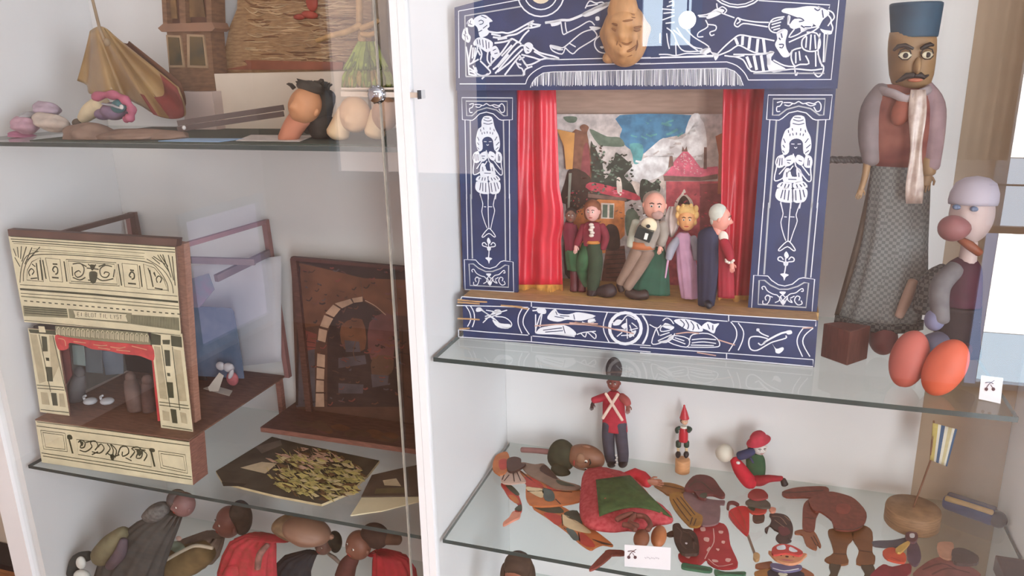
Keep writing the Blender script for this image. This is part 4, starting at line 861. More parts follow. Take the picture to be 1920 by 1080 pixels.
# ================================================================ lower right shelf: painted flat jumping jacks lying on the glass
FLOORZ = Z_LR + .0003
N_ = ((820,820),4.1545); O_ = ((1200,860),4.3636); P_ = ((1540,760),3.3737); Lz = ((900,660),4.5); Mz = ((1240,740),5.4)
ZL = Z_LR + .0004
def flat(parent, name, o, sc, txt, mat, h0=0.0, th=.004, sm=True, marks=()):
    """cut-out plywood piece: outline on the shelf, real thickness, paint marks on top"""
    pl = shelfplane(ZL+h0+th); pts = Q(o, sc, txt); pts = smooth(pts, 3, True) if sm else pts
    m = MB(); m.board(pl, pts, th, 0)
    mats = [mat]
    for mk_, txt2, w in marks:
        if mk_ not in mats: mats.append(mk_)
        m.art(pl, o, sc, txt2, w, mats.index(mk_), .0005)
    return m.build(name, mats, parent)
def flatthing(name, label, cat, o, sc, cx, cy, group='painted jumping jacks on the lower shelf'):
    return thing(name, label, cat, onZ(o[0]+cx/sc, o[1]+cy/sc, ZL), group)
p_or = M('jack_orange',(192,112,66),.5,.14,40); p_cr = M('jack_cream',(222,196,156),.5,.1,40); p_rd = M('jack_red',(186,68,58),.5,.14,40); p_dk = M('jack_darkgreen',(70,72,58),.5,.15,40); p_tl = M('jack_teal',(86,96,92),.5,.12,40)
p_br = M('jack_greybrown',(138,112,96),.5,.14,40); p_bk = M('jack_brown',(78,52,44),.5,.15,40); p_fl = M('jack_flesh',(214,140,116),.5,.1,40)
# --- diamond costume jack
t = flatthing('jumping_jack','flat jumping jack in patchwork diamonds lying at the left end of the lower shelf','jumping jack',*N_,800,500)
flat(t,'arm',*N_,"495,358 560,368 620,425 658,520 652,578 600,575 632,520 565,470 520,400",p_rd,.0,.004,True,((p_dk,"530,375 580,375 640,440 610,450 f;600,560 652,520 655,575 f",1),(p_or,"555,450 610,460 640,510 600,510 f",1)))
flat(t,'hand',*N_,"590,575 645,580 640,620 600,640 520,682 515,660 560,620",p_fl,.0,.004)
flat(t,'leg',*N_,"740,532 930,528 1030,570 1120,650 1250,740 1370,838 1290,830 1235,850 1190,870 1100,812 1000,722 850,615",p_or,.0,.004,True,((p_dk,"745,535 925,530 985,585 860,585 f;985,590 1090,570 1130,680 1040,640 f",1),(p_rd,"830,590 900,590 975,625 940,690 850,620 f;1120,740 1190,790 1230,850 1160,850 1105,810 f",1),(p_cr,"975,600 1100,660 1200,740 1130,740 990,690 f",1),(p_tl,"1000,710 1060,720 1105,790 1060,800 f",1),(p_bk,"1200,790 1290,815 1370,838 1290,832 f",1),(p_bk,"970,600 975,690;1100,740 1110,810;985,705 1000,720",1.2)))
flat(t,'torso',*N_,"640,255 720,300 820,300 930,395 1100,400 1140,480 960,525 750,530 690,462 690,340",p_or,.0045,.004,True,((p_rd,"680,310 760,320 830,390 700,380 f;850,330 920,390 980,420 860,400 f",1),(p_cr,"700,385 815,400 820,470 760,450 700,410 f",1),(p_tl,"820,400 900,420 910,490 840,490 f",1),(p_bk,"700,420 790,418 820,415;650,265 830,395 1050,425;920,480 960,520",1.6),(p_dk,"920,335 1000,350 1110,390 1090,415 980,405 f",1)))
flat(t,'cape',*N_,"650,195 760,210 830,205 900,270 960,330 1110,375 1080,405 930,398 820,345 700,280",p_br,.009,.003,True,((p_bk,"840,215 800,260 940,330 f",1),(p_dk,"930,330 1080,380 960,370 f",1)))
flat(t,'collar',*N_,"500,270 600,238 662,300 690,345 640,352 565,362 500,345",M('jack_pinkgrey',(196,164,148),.5),.009,.003,True,((p_bk,"560,290 520,340;590,270 600,345;620,270 650,340;520,290 505,330",1.4),))
flat(t,'head',*N_,"430,235 450,150 500,118 545,115 565,180 545,255 510,290 470,280",p_or,.009,.005,True,((p_rd,"480,180 540,170 540,240 490,250 f",1),))
flat(t,'hat',*N_,"545,170 600,150 650,165 655,200 690,205 640,245 580,265 545,245",p_bk,.0125,.005)
# --- spotted trousers jack
t = flatthing('jumping_jack','flat jumping jack in mauve jacket and red polka dot trousers behind the label card','jumping jack',*O_,540,600)
oc = M('jack_ochre',(156,104,52),.5,.15,40); mv = M('jack_mauve',(128,96,98),.5,.14,40); mr = M('jack_maroon',(104,52,52),.5,.18,30); pd = M('jack_polkared',(166,44,52),.5,.12,30); wd_ = M('jack_spot',(222,172,164),.5); gr = M('jack_green',(58,104,78),.5,.12,40); mop = M('jack_mop',(62,44,38),.7,.2,60)
flat(t,'arm',*O_,"110,205 240,195 370,238 345,275 240,295 185,262",oc,.0,.004,True,((p_bk,"130,205 350,250",1.2),))
flat(t,'trousers',*O_,"440,560 650,522 720,580 740,705 802,850 765,892 640,892 560,850 540,820 480,862 350,842 312,790 340,768 450,770 475,680",pd,.0,.004,True,((wd_,"495,565 530,562 535,590 500,592 f;645,590 680,592 675,612 648,610 f;525,645 565,648 560,680 525,670 f;670,672 695,674 690,695 668,690 f;620,735 650,738 640,755 f;590,825 630,828 640,845 600,845 f;705,815 745,820 730,845 700,838 f;370,785 410,788 405,815 375,808 f;545,745 570,720 575,735 555,760 f",1),(wd_,"600,570 605,680 560,760 530,820;560,820 640,880 760,860",1.2)))
for q in ("350,852 420,862 580,888 572,922 440,906 345,888","610,903 700,925 855,922 850,950 740,945 630,952"): flat(t,'shoe',*O_,q,gr,.0,.0045,True,((p_dk,"380,880 560,905" if q[:3]=='350' else "640,930 840,938",1.4),))
flat(t,'jacket',*O_,"385,268 470,300 560,328 640,338 692,342 690,370 655,372 658,430 640,520 540,545 480,522 430,440 390,380 340,305",mv,.0045,.004)
flat(t,'sleeve',*O_,"240,290 340,278 365,330 450,430 512,470 492,545 420,552 375,520 280,405",M('jack_mustard',(160,112,48),.5,.15,40),.009,.004,True,((p_bk,"270,330 330,420 400,510;300,320 420,470;330,310 450,460;430,480 410,540;460,490 440,545",1.2),))
flat(t,'head',*O_,"362,242 430,145 520,130 600,160 655,235 697,292 670,312 600,290 545,292 540,322 480,312 440,262",mr,.009,.006,True,((p_bk,"420,200 500,190 560,240 600,270;440,260 520,260;400,230 460,170",2),(p_dk,"500,285 545,280 540,322 490,310 f",1)))
flat(t,'mop',*O_,"268,540 320,528 350,570 420,580 470,640 482,760 420,775 345,768 290,680 275,610",mop,.009,.006,True,((M('mop_dot',(220,210,210),.4),"370,685 388,688 385,700 372,698 f",1),(p_bk,"300,560 340,600 330,680 380,740;350,590 430,640 440,740;390,600 460,700",2)))
flat(t,'hand',*O_,"216,612 262,588 300,600 290,622 240,630",p_bk,.004,.004)
# --- little figure with umbrella
t = flatthing('jumping_jack','tiny flat figure in a red cap with a closed red umbrella, on the lower shelf','jumping jack',*O_,900,450)
flat(t,'umbrella_stick',*O_,"866,600 886,605 945,765 930,775",p_br,.0,.003,False); flat(t,'umbrella_knob',*O_,"930,775 955,765 980,785 975,815 950,825 928,805",M('knob_tan',(190,150,104),.5),.0,.006)
flat(t,'umbrella',*O_,"725,432 810,388 885,402 895,500 890,605 862,607 760,505",M('umbrella_red',(204,48,52),.45,.1,30),.0,.006,True,((p_rd,"800,400 850,500 870,600;740,430 860,600",1.3),))
flat(t,'umbrella_handle',*O_,"708,388 722,350 770,345 812,368 800,382 765,365 735,370 730,410 712,405",mr,.003,.004)
flat(t,'body',*O_,"878,390 960,378 1022,380 1040,410 1010,445 920,445",p_rd,.004,.004,True,((p_dk,"880,395 940,390 930,430 f",1),)); flat(t,'legs',*O_,"925,460 960,445 1012,450 1015,500 955,515 925,495",p_bk,.0,.005)
flat(t,'face',*O_,"868,345 960,308 1050,350 1068,392 1020,400 960,392 880,372",M('jack_slate',(86,82,74),.5,.2,40),.008,.004); flat(t,'cap',*O_,"882,292 920,252 970,245 1020,262 1048,312 960,332 900,315",M('jack_dullred',(150,60,62),.5,.15),.0125,.004); flat(t,'hand',*O_,"1055,395 1110,402 1105,430 1070,432",p_fl,.004,.004)
# --- dark little beast
t = flatthing('cutout_animal','small dark cut-out animal with curled tail, beside the umbrella figure','cut-out animal',*O_,1150,560)
flat(t,'body',*O_,"1060,450 1150,448 1215,478 1252,560 1240,640 1195,650 1240,668 1160,690 1110,645 1140,600 1100,575 1060,545 1040,602 1020,572 1060,540 1075,490",M('beast_dark',(70,52,52),.55,.2,40),.0,.004,True,((M('beast_red',(104,52,58),.5),"1130,560 1200,560 1230,610 1160,630 f",1),(p_br,"1180,465 1230,510;1080,470 1150,480 1200,540;1100,500 1180,560",1.2)))
# --- big brown headless jack
t = flatthing('jumping_jack','largest flat jumping jack, plain reddish brown, without a head and with spread arms','jumping jack',*O_,1650,560)
rb = M('jack_redbrown',(122,58,48),.5,.14,20,stretch=(6,6,6)); tb = M('jack_trouser',(122,76,46),.5,.14,20); hb = M('jack_handbrown',(146,88,62),.5,.1,20)
flat(t,'arm',*O_,"1162,272 1250,240 1370,227 1520,228 1545,272 1480,320 1350,312 1200,312",rb,.0,.004,True,((p_bk,"1190,280 1350,270 1500,260;1165,272 1230,270",1.6),))
for q in ("1538,590 1600,568 1740,560 1742,650 1702,700 1690,780 1705,852 1600,862 1510,822 1580,772 1568,690","1735,560 1830,545 1902,600 1902,760 1925,800 1905,862 1770,852 1792,742 1742,652"): flat(t,'trouser_leg',*O_,q,tb,.0,.004,True,((p_bk,"1585,775 1690,782" if q[:4]=='1538' else "1795,750 1900,765",1.6),))
for q in ("1548,862 1642,862 1622,930 1600,985 1530,985 1560,930","1808,862 1905,862 1925,985 1830,985 1840,930"): flat(t,'boot',*O_,q,M('jack_boot',(72,58,44),.5,.15),.0,.0035)
flat(t,'arm',*O_,"1340,372 1400,322 1465,330 1480,400 1442,480 1422,592 1338,582 1330,480",rb,.0045,.004,True,((p_bk,"1345,480 1430,490",1.2),))
flat(t,'hand',*O_,"1268,592 1330,578 1422,590 1480,700 1472,722 1450,700 1442,742 1362,702 1330,622 1275,612",hb,.004,.0035,True,((p_bk,"1400,640 1440,710;1420,630 1460,700",1.2),))
flat(t,'torso',*O_,"1380,330 1460,312 1540,268 1660,288 1760,330 1852,440 1832,532 1750,580 1600,572 1568,500 1480,432 1420,420",rb,.009,.004,True,((M('jack_warmred',(140,62,52),.5,.15),"1620,370 1720,380 1700,450 1610,440 f",1),(p_bk,"1600,575 1740,582 1830,545",1.4)))
# --- round faced boy
t = flatthing('jumping_jack','flat round faced boy with red and white cap and blue scarf at the front edge','jumping jack',*O_,1190,860)
flat(t,'arm',*O_,"948,862 1020,845 1080,842 1070,892 960,892",hb,.0,.004); flat(t,'arm',*O_,"942,922 1070,900 1062,955 960,955",oc,.0,.004); flat(t,'arm',*O_,"1310,888 1380,915 1425,955 1330,962",hb,.0,.004)
flat(t,'shirt',*O_,"1065,905 1310,918 1325,975 1075,975",M('jack_navyshirt',(48,48,58),.5),.0,.0045,True,((M('spot_cream',(212,206,180),.5),"1130,940 1170,925 1210,950 1160,965 f",1),))
flat(t,'scarf',*O_,"1078,852 1200,868 1312,868 1312,902 1180,922 1078,892",M('jack_bluescarf',(96,92,124),.5,.12),.005,.004,True,((M('spot_white2',(220,220,226),.5),"1085,895 1180,918 1300,900",1.8),))
flat(t,'face',*O_,"1052,752 1120,762 1350,772 1345,800 1300,842 1220,856 1120,826 1070,780",M('jack_boyface',(204,140,104),.5,.08),.0095,.005,True,((p_bk,"1190,795 1215,797 1213,808 1192,806 f;1160,790 1150,795;1250,800 1260,806",1.4),(M('jack_cheek',(196,104,116),.5),"1150,820 1200,835 1260,832 f",1)))
flat(t,'cap',*O_,"1080,735 1110,708 1150,697 1240,708 1332,760 1300,790 1200,770 1092,785",M('jack_capred',(192,66,64),.5),.013,.005,True,((M('spot_white2',(0,0,0)),"1120,720 1180,705 1190,740 1130,745 f;1230,720 1290,755 1260,765 1220,750 f",1),))
# --- bird like jack by the flag
t = flatthing('jumping_jack','colourful flat bird headed figure in red and purple below the flag stand','jumping jack',*P_,500,950)
flat(t,'beak',*P_,"328,858 450,852 545,835 540,860 480,892 340,886",M('jack_bluegrey',(92,92,104),.5,.12),.0,.004); flat(t,'body',*P_,"320,1062 390,1005 450,1020 560,1000 545,1075 330,1085",M('jack_wine',(130,40,52),.5,.15),.0,.004)
flat(t,'wing',*P_,"388,922 450,898 530,938 525,992 420,972",M('jack_vermilion',(206,84,62),.5,.12),.004,.004,True,((p_rd,"440,960 500,985",2),)); flat(t,'tail',*P_,"550,882 605,868 632,960 595,1012 545,965",M('jack_purple',(92,72,88),.5,.12),.004,.004)
flat(t,'crest',*P_,"470,905 545,858 560,870 500,930",M('jack_yellow',(204,164,92),.5,.12),.008,.004); flat(t,'head',*P_,"535,808 590,796 612,830 590,862 545,852",M('jack_plum',(106,72,80),.5),.008,.005,True,((M('spot_white2',(0,0,0)),"560,812 588,812 588,836 562,836 f",1),))
# --- small brown figure in the right front corner
t = flatthing('jumping_jack','small flat red-brown figure with a dark cap in the right front corner','jumping jack',*P_,820,1000)
flat(t,'body',*P_,"600,1082 640,1010 750,958 860,1000 962,1030 985,1085",M('jack_rosebrown',(136,74,70),.5,.18,30),.0,.004,True,((mr,"640,1040 760,1000 860,1040;700,1070 800,1030 940,1060",2.4),)); flat(t,'face',*P_,"735,872 800,862 838,880 822,968 750,945",M('jack_pinkface',(198,146,120),.5),.004,.004); flat(t,'cap',*P_,"828,912 900,903 990,950 985,995 900,1000 840,985",M('jack_darkcap',(76,58,54),.5,.15),.005,.006)
# --- loose wooden leg at the front edge
t = flatthing('puppet_limb','loose bent red-brown wooden puppet leg left of the white label card','wooden leg',*N_,1320,950); 
flat(t,'thigh',*N_,"1310,880 1400,875 1452,882 1452,912 1360,915 1300,940",rb,.0,.004); flat(t,'shin',*N_,"1325,875 1365,905 1300,970 1220,1022 1185,1030 1200,1000",rb,.0045,.004)
# ================================================================ lower right shelf: standing things
def puff(mb, pl, pts, h, m=0, rings=6, seed=1, lump=.15):
    r_ = random.Random(seed); P = [pl.at(x, y) for x, y in pts]; c = sum(P, Vector())/len(P); L = []
    for i in range(rings+1):
        s_ = math.cos(i/rings*math.pi/2); z = h*math.sin(i/rings*math.pi/2)
        L.append([c+(p-c)*max(s_,.01)+pl.n*(z*(1+r_.uniform(-lump,lump)*(1 if 0 < i < rings else 0))+(.0005 if i == 0 else 0)) for p in P])
    mb.loft(L, m, True, True); return mb
# green aproned doll
plS = shelfplane(ZL)
t = thing('doll','cloth doll in red dress and green apron lying among the jumping jacks','doll',onZ(820+1430/4.1545,820+480/4.1545,ZL))
rdc = M('dress_redprint',(172,52,62),.85,.2,120,rgb2=(196,84,88)); gap = M('apron_green',(64,84,46),.85,.18,90)
m = MB(); puff(m,shelfplane(ZL+.0135),smooth(Q(*N_,"1115,420 1140,280 1230,250 1310,255 1480,300 1600,400 1700,520 1822,610 1825,672 1700,695 1600,742 1480,735 1350,745 1180,712 1110,610"),3,True),.030,0,7,2,.12); m.build('dress',rdc,t)
from mathutils.bvhtree import BVHTree
DB = BVHTree.FromPolygons(m.v, m.f)
m = MB(); g = []
tl, tr, br, bl = [Vector((*q,0)) for q in Q(*N_,"1235,320 1500,285 1830,615 1262,605")]
for i in range(13):
    v = i/12; row = []
    for j in range(15):
        u = j/14; a = tl.lerp(tr,u); b_ = bl.lerp(br,u); q = a.lerp(b_,v); q.y -= (18*math.sin(math.pi*u)*v)*1.0; hz = .03
        for _ in range(4):
            w_ = plS.at(q.x,q.y+2,hz); h = DB.ray_cast(Vector((w_.x,w_.y,ZL+.2)),Vector((0,0,-1)))[0]
            hz = max((h.z-ZL) if h is not None else .012, .010)+.0055
        row.append(plS.at(q.x,q.y+2,hz+.0012*math.sin(u*19+v*3)))
    g.append(row)
m.sheet(g,.0015); m.build('apron',gap,t)
sl = Stage(*N_, onZ(820+1560/4.1545,820+350/4.1545,ZL).y)
m = MB(); m.tube([plS.at(*q,.020) for q in Q(*N_,"1470,315 1540,295 1600,320 1640,350")],[.012,.015,.015,.012],12); m.build('sleeve',M('sleeve_redplain',(190,40,54),.8,.15,60),t)
hbr = M('doll_hand_brown',(160,102,80),.55,.1,30)
m = MB(); hand(m, plS.at(*Q(*N_,"1640,345")[0],.024), plS.at(*Q(*N_,"1720,352")[0],.022)-plS.at(*Q(*N_,"1640,345")[0],.024), .020); m.build('hand',hbr,t)
for cx,cy,rx,ry,mt in ((1590,790,62,62,(150,94,70)),(1725,772,60,82,(176,106,66))):
    c = plS.at(*Q(*N_,f"{cx},{cy}")[0],.014); kk = (c-CAM).dot(FWD)/FPX/4.1545
    m = MB(); m.blob(c,(rx*kk,ry*kk*1.6,.0135),None,0,20,14,[((0,-1,0),-.05,.5)]); m.build('foot',M('foot_%d'%mt[0],mt,.5,.12,24),t)
m = MB()
for pts in ("1400,640 1460,610 1540,600 1500,660 1560,690","1560,610 1620,620 1660,680 1640,720","1450,680 1500,690 1540,720"): m.tube([plS.at(x,y,.041) for x,y in smooth(Q(*N_,pts),3)],.005,8)
m.build('curl',M('curl_brown',(120,66,56),.6,.15,40),t)
# puppet head on a stick lying behind
Yh = .330; s = Stage(*Lz,Yh); k = s.k(860,880)
t = thing('stick_puppet','brown puppet head with dark green hood and short stick, lying on its side','puppet head',onZ(900+860/4.5,660+1010/4.5,ZL))
mh = mk3('darkface',(136,92,70)); c = s.p(890,890); c.z = max(c.z, ZL+.024)
R1 = rotm(0,0,0) @ Matrix.Rotation(rad(86),3,'Y') 
face(t, c, (118*k,100*k,165*k), Matrix.Rotation(rad(8),3,'Y') @ R1 @ rotm(14), mh, .34, .2, eye=.10)
m = MB(); c3 = s.p(690,880); c3.z = max(c3.z, ZL+.024); m.blob(c3,(118*k,112*k,145*k),None,0,22,16,[((-.9,0,-.3),.12,.4),((.5,-.4,-.8),.12,.4)]); m.blob(s.p(680,1000,-.03)-Vector((0,0,.004)),(90*k,70*k,60*k),rotm(0,0,25),0,16,10); [setattr(v,'z',max(v.z,ZL+.0004)) for v in m.v]; m.build('hood',M('hood_green',(58,58,42),.85,.2,60),t)
m = MB(); m.blob(s.p(850,905,-.022),(40*k,30*k,56*k),None,0,14,10); m.build('cheek_patch',M('cheek_tan',(158,116,90),.55,.12,30),t)
m = MB(); m.tube([s.p(355,825),s.p(480,832),s.p(600,845)],[24*k,24*k,24*k],12,0,True); m.build('stick',M('stick_rose',(138,96,92),.55,.15,30),t)
# soldier
Y = .362; s = Stage(*Lz,Y); k = s.k(1130,500)
t = thing('toy_soldier','tall toy soldier in red tunic with white cross belts and black bearskin','toy soldier',onZ(900+1155/4.5,660+945/4.5,ZL))
s.robe([(1132,330,34,.0),(1130,370,74,.1),(1128,420,92,.2),(1130,520,96,.3),(1136,600,104,.5),(1138,662,108,.5)],0,6,.04,0,.55).build('tunic',M('tunic_red',(176,44,62),.75,.12,50),t)
m = MB()
for a,b_ in (((1060,350),(1200,575)),((1165,355),(1035,560))):
    m.tube([s.p(a[0]+(b_[0]-a[0])*i/8,a[1]+(b_[1]-a[1])*i/8,-.0225*(1+.08*math.sin(i))-.003) for i in range(9)],[13*k]*9,8,0,True,.3)
m.build('cross_belt',M('belt_cream',(226,196,180),.6),t)
s.limb([(1070,372),(1000,395,-.008),(955,408,-.014)],[34,32,27]).build('sleeve',M('tunic_red',(0,0,0)),t)
s.limb([(1190,378),(1232,410,-.008),(1250,440,-.012)],[36,34,28]).build('sleeve',M('tunic_rose',(172,84,82),.75,.12,50),t)
m = MB(); s.limb([(958,400,-.014),(952,445,-.016)],[15,12],0,10,1,m); hand(m, s.p(950,430,-.016),(-.1,-.2,-1),.010); m.build('cuff',M('cuff_dark',(64,36,38),.7),t)
m = MB(); hand(m, s.p(1250,445,-.014),(0,-.2,-1),.012); m.build('hand',M('hand_brown',(132,76,66),.6),t)
face(t, s.p(1128,262), (54*k,50*k,66*k), rotm(0), mk3('soldier',(128,66,58)), .25,.18)
m = MB(); s.blob(1130,150,70,64,112,None,0,.0,m,[((0,-1,-.8),-.25,.5),((0,0,-1),-.25,.6)],28,20); m.build('bearskin',M('bearskin_dark',(80,72,70),.95,.25,140,bump=.6),t)
tro = M('trousers_slate',(70,68,80),.85,.14,50)
s.limb([(1088,600),(1082,720),(1092,860),(1112,930)],[56,54,48,44]).build('trouser_leg',tro,t); s.limb([(1182,600),(1192,720),(1206,850),(1206,925)],[56,54,50,44]).build('trouser_leg',tro,t)
m = MB()
for x in (1112,1206): m.blob(s.p(x,940,-.008)+Vector((0,0,.0)),(40*k,70*k,24*k),None,0,14,10)
for v in m.v: v.z = max(v.z, ZL+.0003)
m.build('boots',M('boot_black2',(44,40,44),.4),t)
m = MB()
for i,y_ in enumerate((870,890,910,932,950)): s.blob(1150+(-4,4,-3,5,-5)[i],y_,9,9,9,None,0,-.02,m,nu=8,nv=6)
m.build('beads',M('bead_white',(216,210,206),.4),t)
# push button toy
Y = .372; s = Stage(*Mz,Y); k = s.k(215,700); b0 = onZ(1240+212/5.4,740+780/5.4,ZL)
s.Y = b0.y
t = thing('push_puppet','small wooden push puppet in red tunic and cone hat on a round base','push puppet',b0)
m = MB(); m.lathe(b0,[(.0,0.0004),(72*k,.0004),(74*k,.003),(74*k,.136*k*1000*.001+120*k),(72*k,140*k),(66*k,142*k),(.0,142*k)],28); m.build('base',M('beech_pink',(216,158,112),.5,.1,20,stretch=(3,3,20)),t)
redp = M('lacquer_red',(190,44,58),.35,.06,20); blk = M('lacquer_black',(40,32,36),.35,.06); grn = M('lacquer_green',(44,66,56),.35,.08)
for x in (170,252):
    m = MB(); s.blob(x,604,28,40,32,None,0,-.004,m,[((0,-.6,-.8),.2,.5)]); m.build('boot',blk,t); s.limb([(x+2,580),(x,520)],[15,14]).build('leg',M('beech_pale',(206,178,140),.5,.08),t); s.limb([(x+2,520),(x+3,478)],[28,28]).build('shorts',grn,t)
s.robe([(222,470,46,0),(224,420,46,0),(226,360,42,0),(228,325,32,0)],0,5,.0,0,.9).build('tunic',redp,t)
for pts in ([(186,335),(158,350,-.004),(160,380,-.012)],[(268,335),(294,348,-.004),(276,374,-.012)]): s.limb(pts,[20,20,17]).build('sleeve',grn,t)
m = MB(); s.robe([(230,332,40,.4),(230,316,30,.4)],0,9,.06,0,.9,m); m.build('collar',M('collar_white',(230,226,214),.5),t)
face(t, s.p(238,270), (32*k,32*k,36*k), rotm(30), mk3('toyface',(224,180,150)), .2,.2)
m = MB(); s.blob(222,262,32,30,34,None,0,.0035,m); m.build('hair',M('hair_brown2',(84,48,40),.6),t)
m = MB(); m.lathe(s.p(234,240),[(47*k,0),(48*k,6*k),(44*k,16*k),(30*k,70*k),(14*k,115*k),(10*k,128*k),(11*k,140*k),(.0,150*k)],24,0,(-.05,0,1)); m.build('cone_hat',redp,t)
# reclining clown with ball
Y = .352; s = Stage(*Mz,Y); k = s.k(950,700)
t = thing('clown_doll','small doll in red trousers, green jacket and red brimmed hat, leaning on its side','doll',onZ(1240+950/5.4,740+930/5.4,ZL))
rdf = M('felt_red',(196,34,56),.85,.12,70); 
m = MB(); s.limb([(740,660,.0),(800,760,-.008),(890,880,-.020),(930,910,-.022)],[46,70,72,46],0,14,1,m); m.build('trouser_leg',rdf,t)
s.limb([(900,850,-.0),(1000,870,-.012),(1090,850,-.016),(1220,850,-.018)],[66,56,38,26]).build('trouser_leg',M('felt_darkred',(156,34,50),.85,.12,70),t)
m = MB(); s.limb([(1232,862,-.018),(1250,910,-.022)],[30,36],0,12,1,m); m.build('shoe',blk,t)
s.robe([(960,830,82,.2),(958,740,94,.2),(952,640,90,.2),(950,590,62,.2)],0,6,.04,0,.55).build('jacket',M('felt_green',(44,82,56),.85,.12,70),t)
m = MB(); s.limb([(920,570,-.016),(860,600,-.022),(790,620,-.022)],[40,46,44],0,12,1,m); s.limb([(900,640,-.026),(930,690,-.028)],[14,10],0,8,1,m); m.build('scarf',M('felt_blue',(50,58,92),.85,.15,70),t)
m = MB(); s.blob(778,690,20,16,16,None,0,-.030,m); m.build('hand',M('bead_white',(0,0,0)),t)
face(t, s.p(995,540), (74*k,66*k,66*k), rotm(26,4,0), mk3('clown',(214,206,200)), .24,.2)
m = MB(); s.blob(905,520,34,40,48,None,0,.004,m); m.build('hair',M('hair_rust',(176,96,84),.8,.2,60),t)
m = MB(); c = s.p(985,470); m.lathe(c,[(.0,-10*k),(128*k,-8*k),(134*k,0),(128*k,8*k),(96*k,26*k),(84*k,66*k),(60*k,92*k),(.0,100*k)],28,0,(-.22,-.1,1),.75); m.build('hat',M('felt_hatred',(192,58,78),.85,.12,60),t)
m = MB(); c = s.p(640,590,.004); m.blob(c,(92*k,92*k,92*k),None,0,24,18); o = m.build('ball',M('ball_cream',(216,208,192),.5,.06,30),t)
m = MB(); m.tube([s.p(690,640),s.p(730,670),s.p(770,700)],[14*k,16*k,18*k],10); m.build('ball_arm',rdf,t)
# flag stand
t = thing('flag_stand','tiny striped blue, white and yellow flag on a stick in a round wooden base','flag stand',onZ(1540+565/3.3737,760+745/3.3737,ZL))
b0 = onZ(1540+568/3.3737,760+752/3.3737,ZL); kk = (b0-CAM).dot(FWD)/FPX/3.3737
m = MB(); m.lathe(b0,[(0,.0005),(152*kk,.0005),(160*kk,.004),(160*kk,.032),(155*kk,.0365),(0,.037)],40); m.build('base',M('base_wood',(150,116,86),.55,.2,14,stretch=(3,3,24)),t)
s = Stage(*P_,b0.y); 
m = MB(); m.tube([Vector((s.p(578,660).x,b0.y,ZL+.034)),s.p(640,490),s.p(690,350),s.p(712,100)],.0018,8); m.build('pole',M('pole_brown',(120,84,66),.5),t)
m = MB(); A1,B1,C1_,D1_ = (706,112),(860,152),(796,388),(688,345)
mats_ = [M('flag_yellow',(196,180,110),.8,.08,60),M('flag_white',(226,224,210),.8,.05,60),M('flag_blue',(62,98,136),.8,.08,60),M('flag_tan',(204,192,150),.8,.08,60)]
for i,(u0,u1,mi) in enumerate([(0,.22,0),(.22,.34,1),(.34,.50,2),(.50,.64,1),(.64,.80,3),(.80,.90,1),(.90,1.0,2)]):
    def bl_(u,v): return (A1[0]+(B1[0]-A1[0])*u+(D1_[0]-A1[0])*v+(C1_[0]-D1_[0]-B1[0]+A1[0])*u*v, A1[1]+(B1[1]-A1[1])*u+(D1_[1]-A1[1])*v+(C1_[1]-D1_[1]-B1[1]+A1[1])*u*v)
    g = [[s.p(*bl_(u0+(u1-u0)*j/2,v/8),-.004+.003*math.sin((u0+(u1-u0)*j/2)*5+v*.3)) for j in range(3)] for v in range(9)]
    m.sheet(g,.0008,mi)
m.build('flag',mats_,t)
# blue and yellow roll
t = thing('pencil_roll','small blue and yellow striped roll with dark end lying behind the flag','roll',onZ(1540+940/3.3737,760+700/3.3737,ZL))
s = Stage(*P_,.315); k = s.k(900,640); zz = ZL+.0215
def rp(x,y,d=0): q = s.p(x,y,d); return q
P0 = onZ(1540+775/3.3737,760+622/3.3737,ZL); P1 = onZ(1540+1050/3.3737,760+715/3.3737,ZL); P0.y -= .022; P1.y -= .022; up = Vector((0,0,.0165))
m = MB(); m.tube([P0+up,(P0+P1)/2+up,P1+up],[.014,.0158,.0158],20); m.build('body',M('roll_blue',(58,66,110),.6,.15,30),t)
m = MB(); dr = (P1-P0).normalized(); nn = Vector((-dr.y,dr.x,0)); 
for a0,mt in ((.5,'roll_yellow'),):
    m.tube([P0+up+Vector((0,0,.010))-nn*.006,P1+up+Vector((0,0,.0115))-nn*.006],.0062,10)
m.build('stripe',M('roll_yellow',(196,164,110),.6,.12,30),t)
m = MB(); m.tube([P0+up+Vector((0,0,.008))+nn*.012,P1+up+Vector((0,0,.009))+nn*.012],.008,10); m.build('lining',M('roll_grey',(90,84,96),.7,.12,30),t)
m = MB(); m.blob(P1+up+dr*.010,(.016,.018,.0155),None,0,18,14); m.build('end_cap',M('roll_dark',(60,50,54),.5,.15,30),t)
# dark wooden block in the corner
a = onZ(1866,1040,ZL+.03); m = MB(); m.box((a.x,a.y-.075,ZL+.0001),(min(a.x+.060,.468),a.y,ZL+.03)); o = m.build('wooden_block',M('block_dark',(76,48,46),.5,.15,20)); bv = o.modifiers.new('b','BEVEL'); bv.width = .002; bv.segments = 2
tag(o,'dark brown wooden block at the right front corner of the lower shelf','block')
FLOORZ = .4004
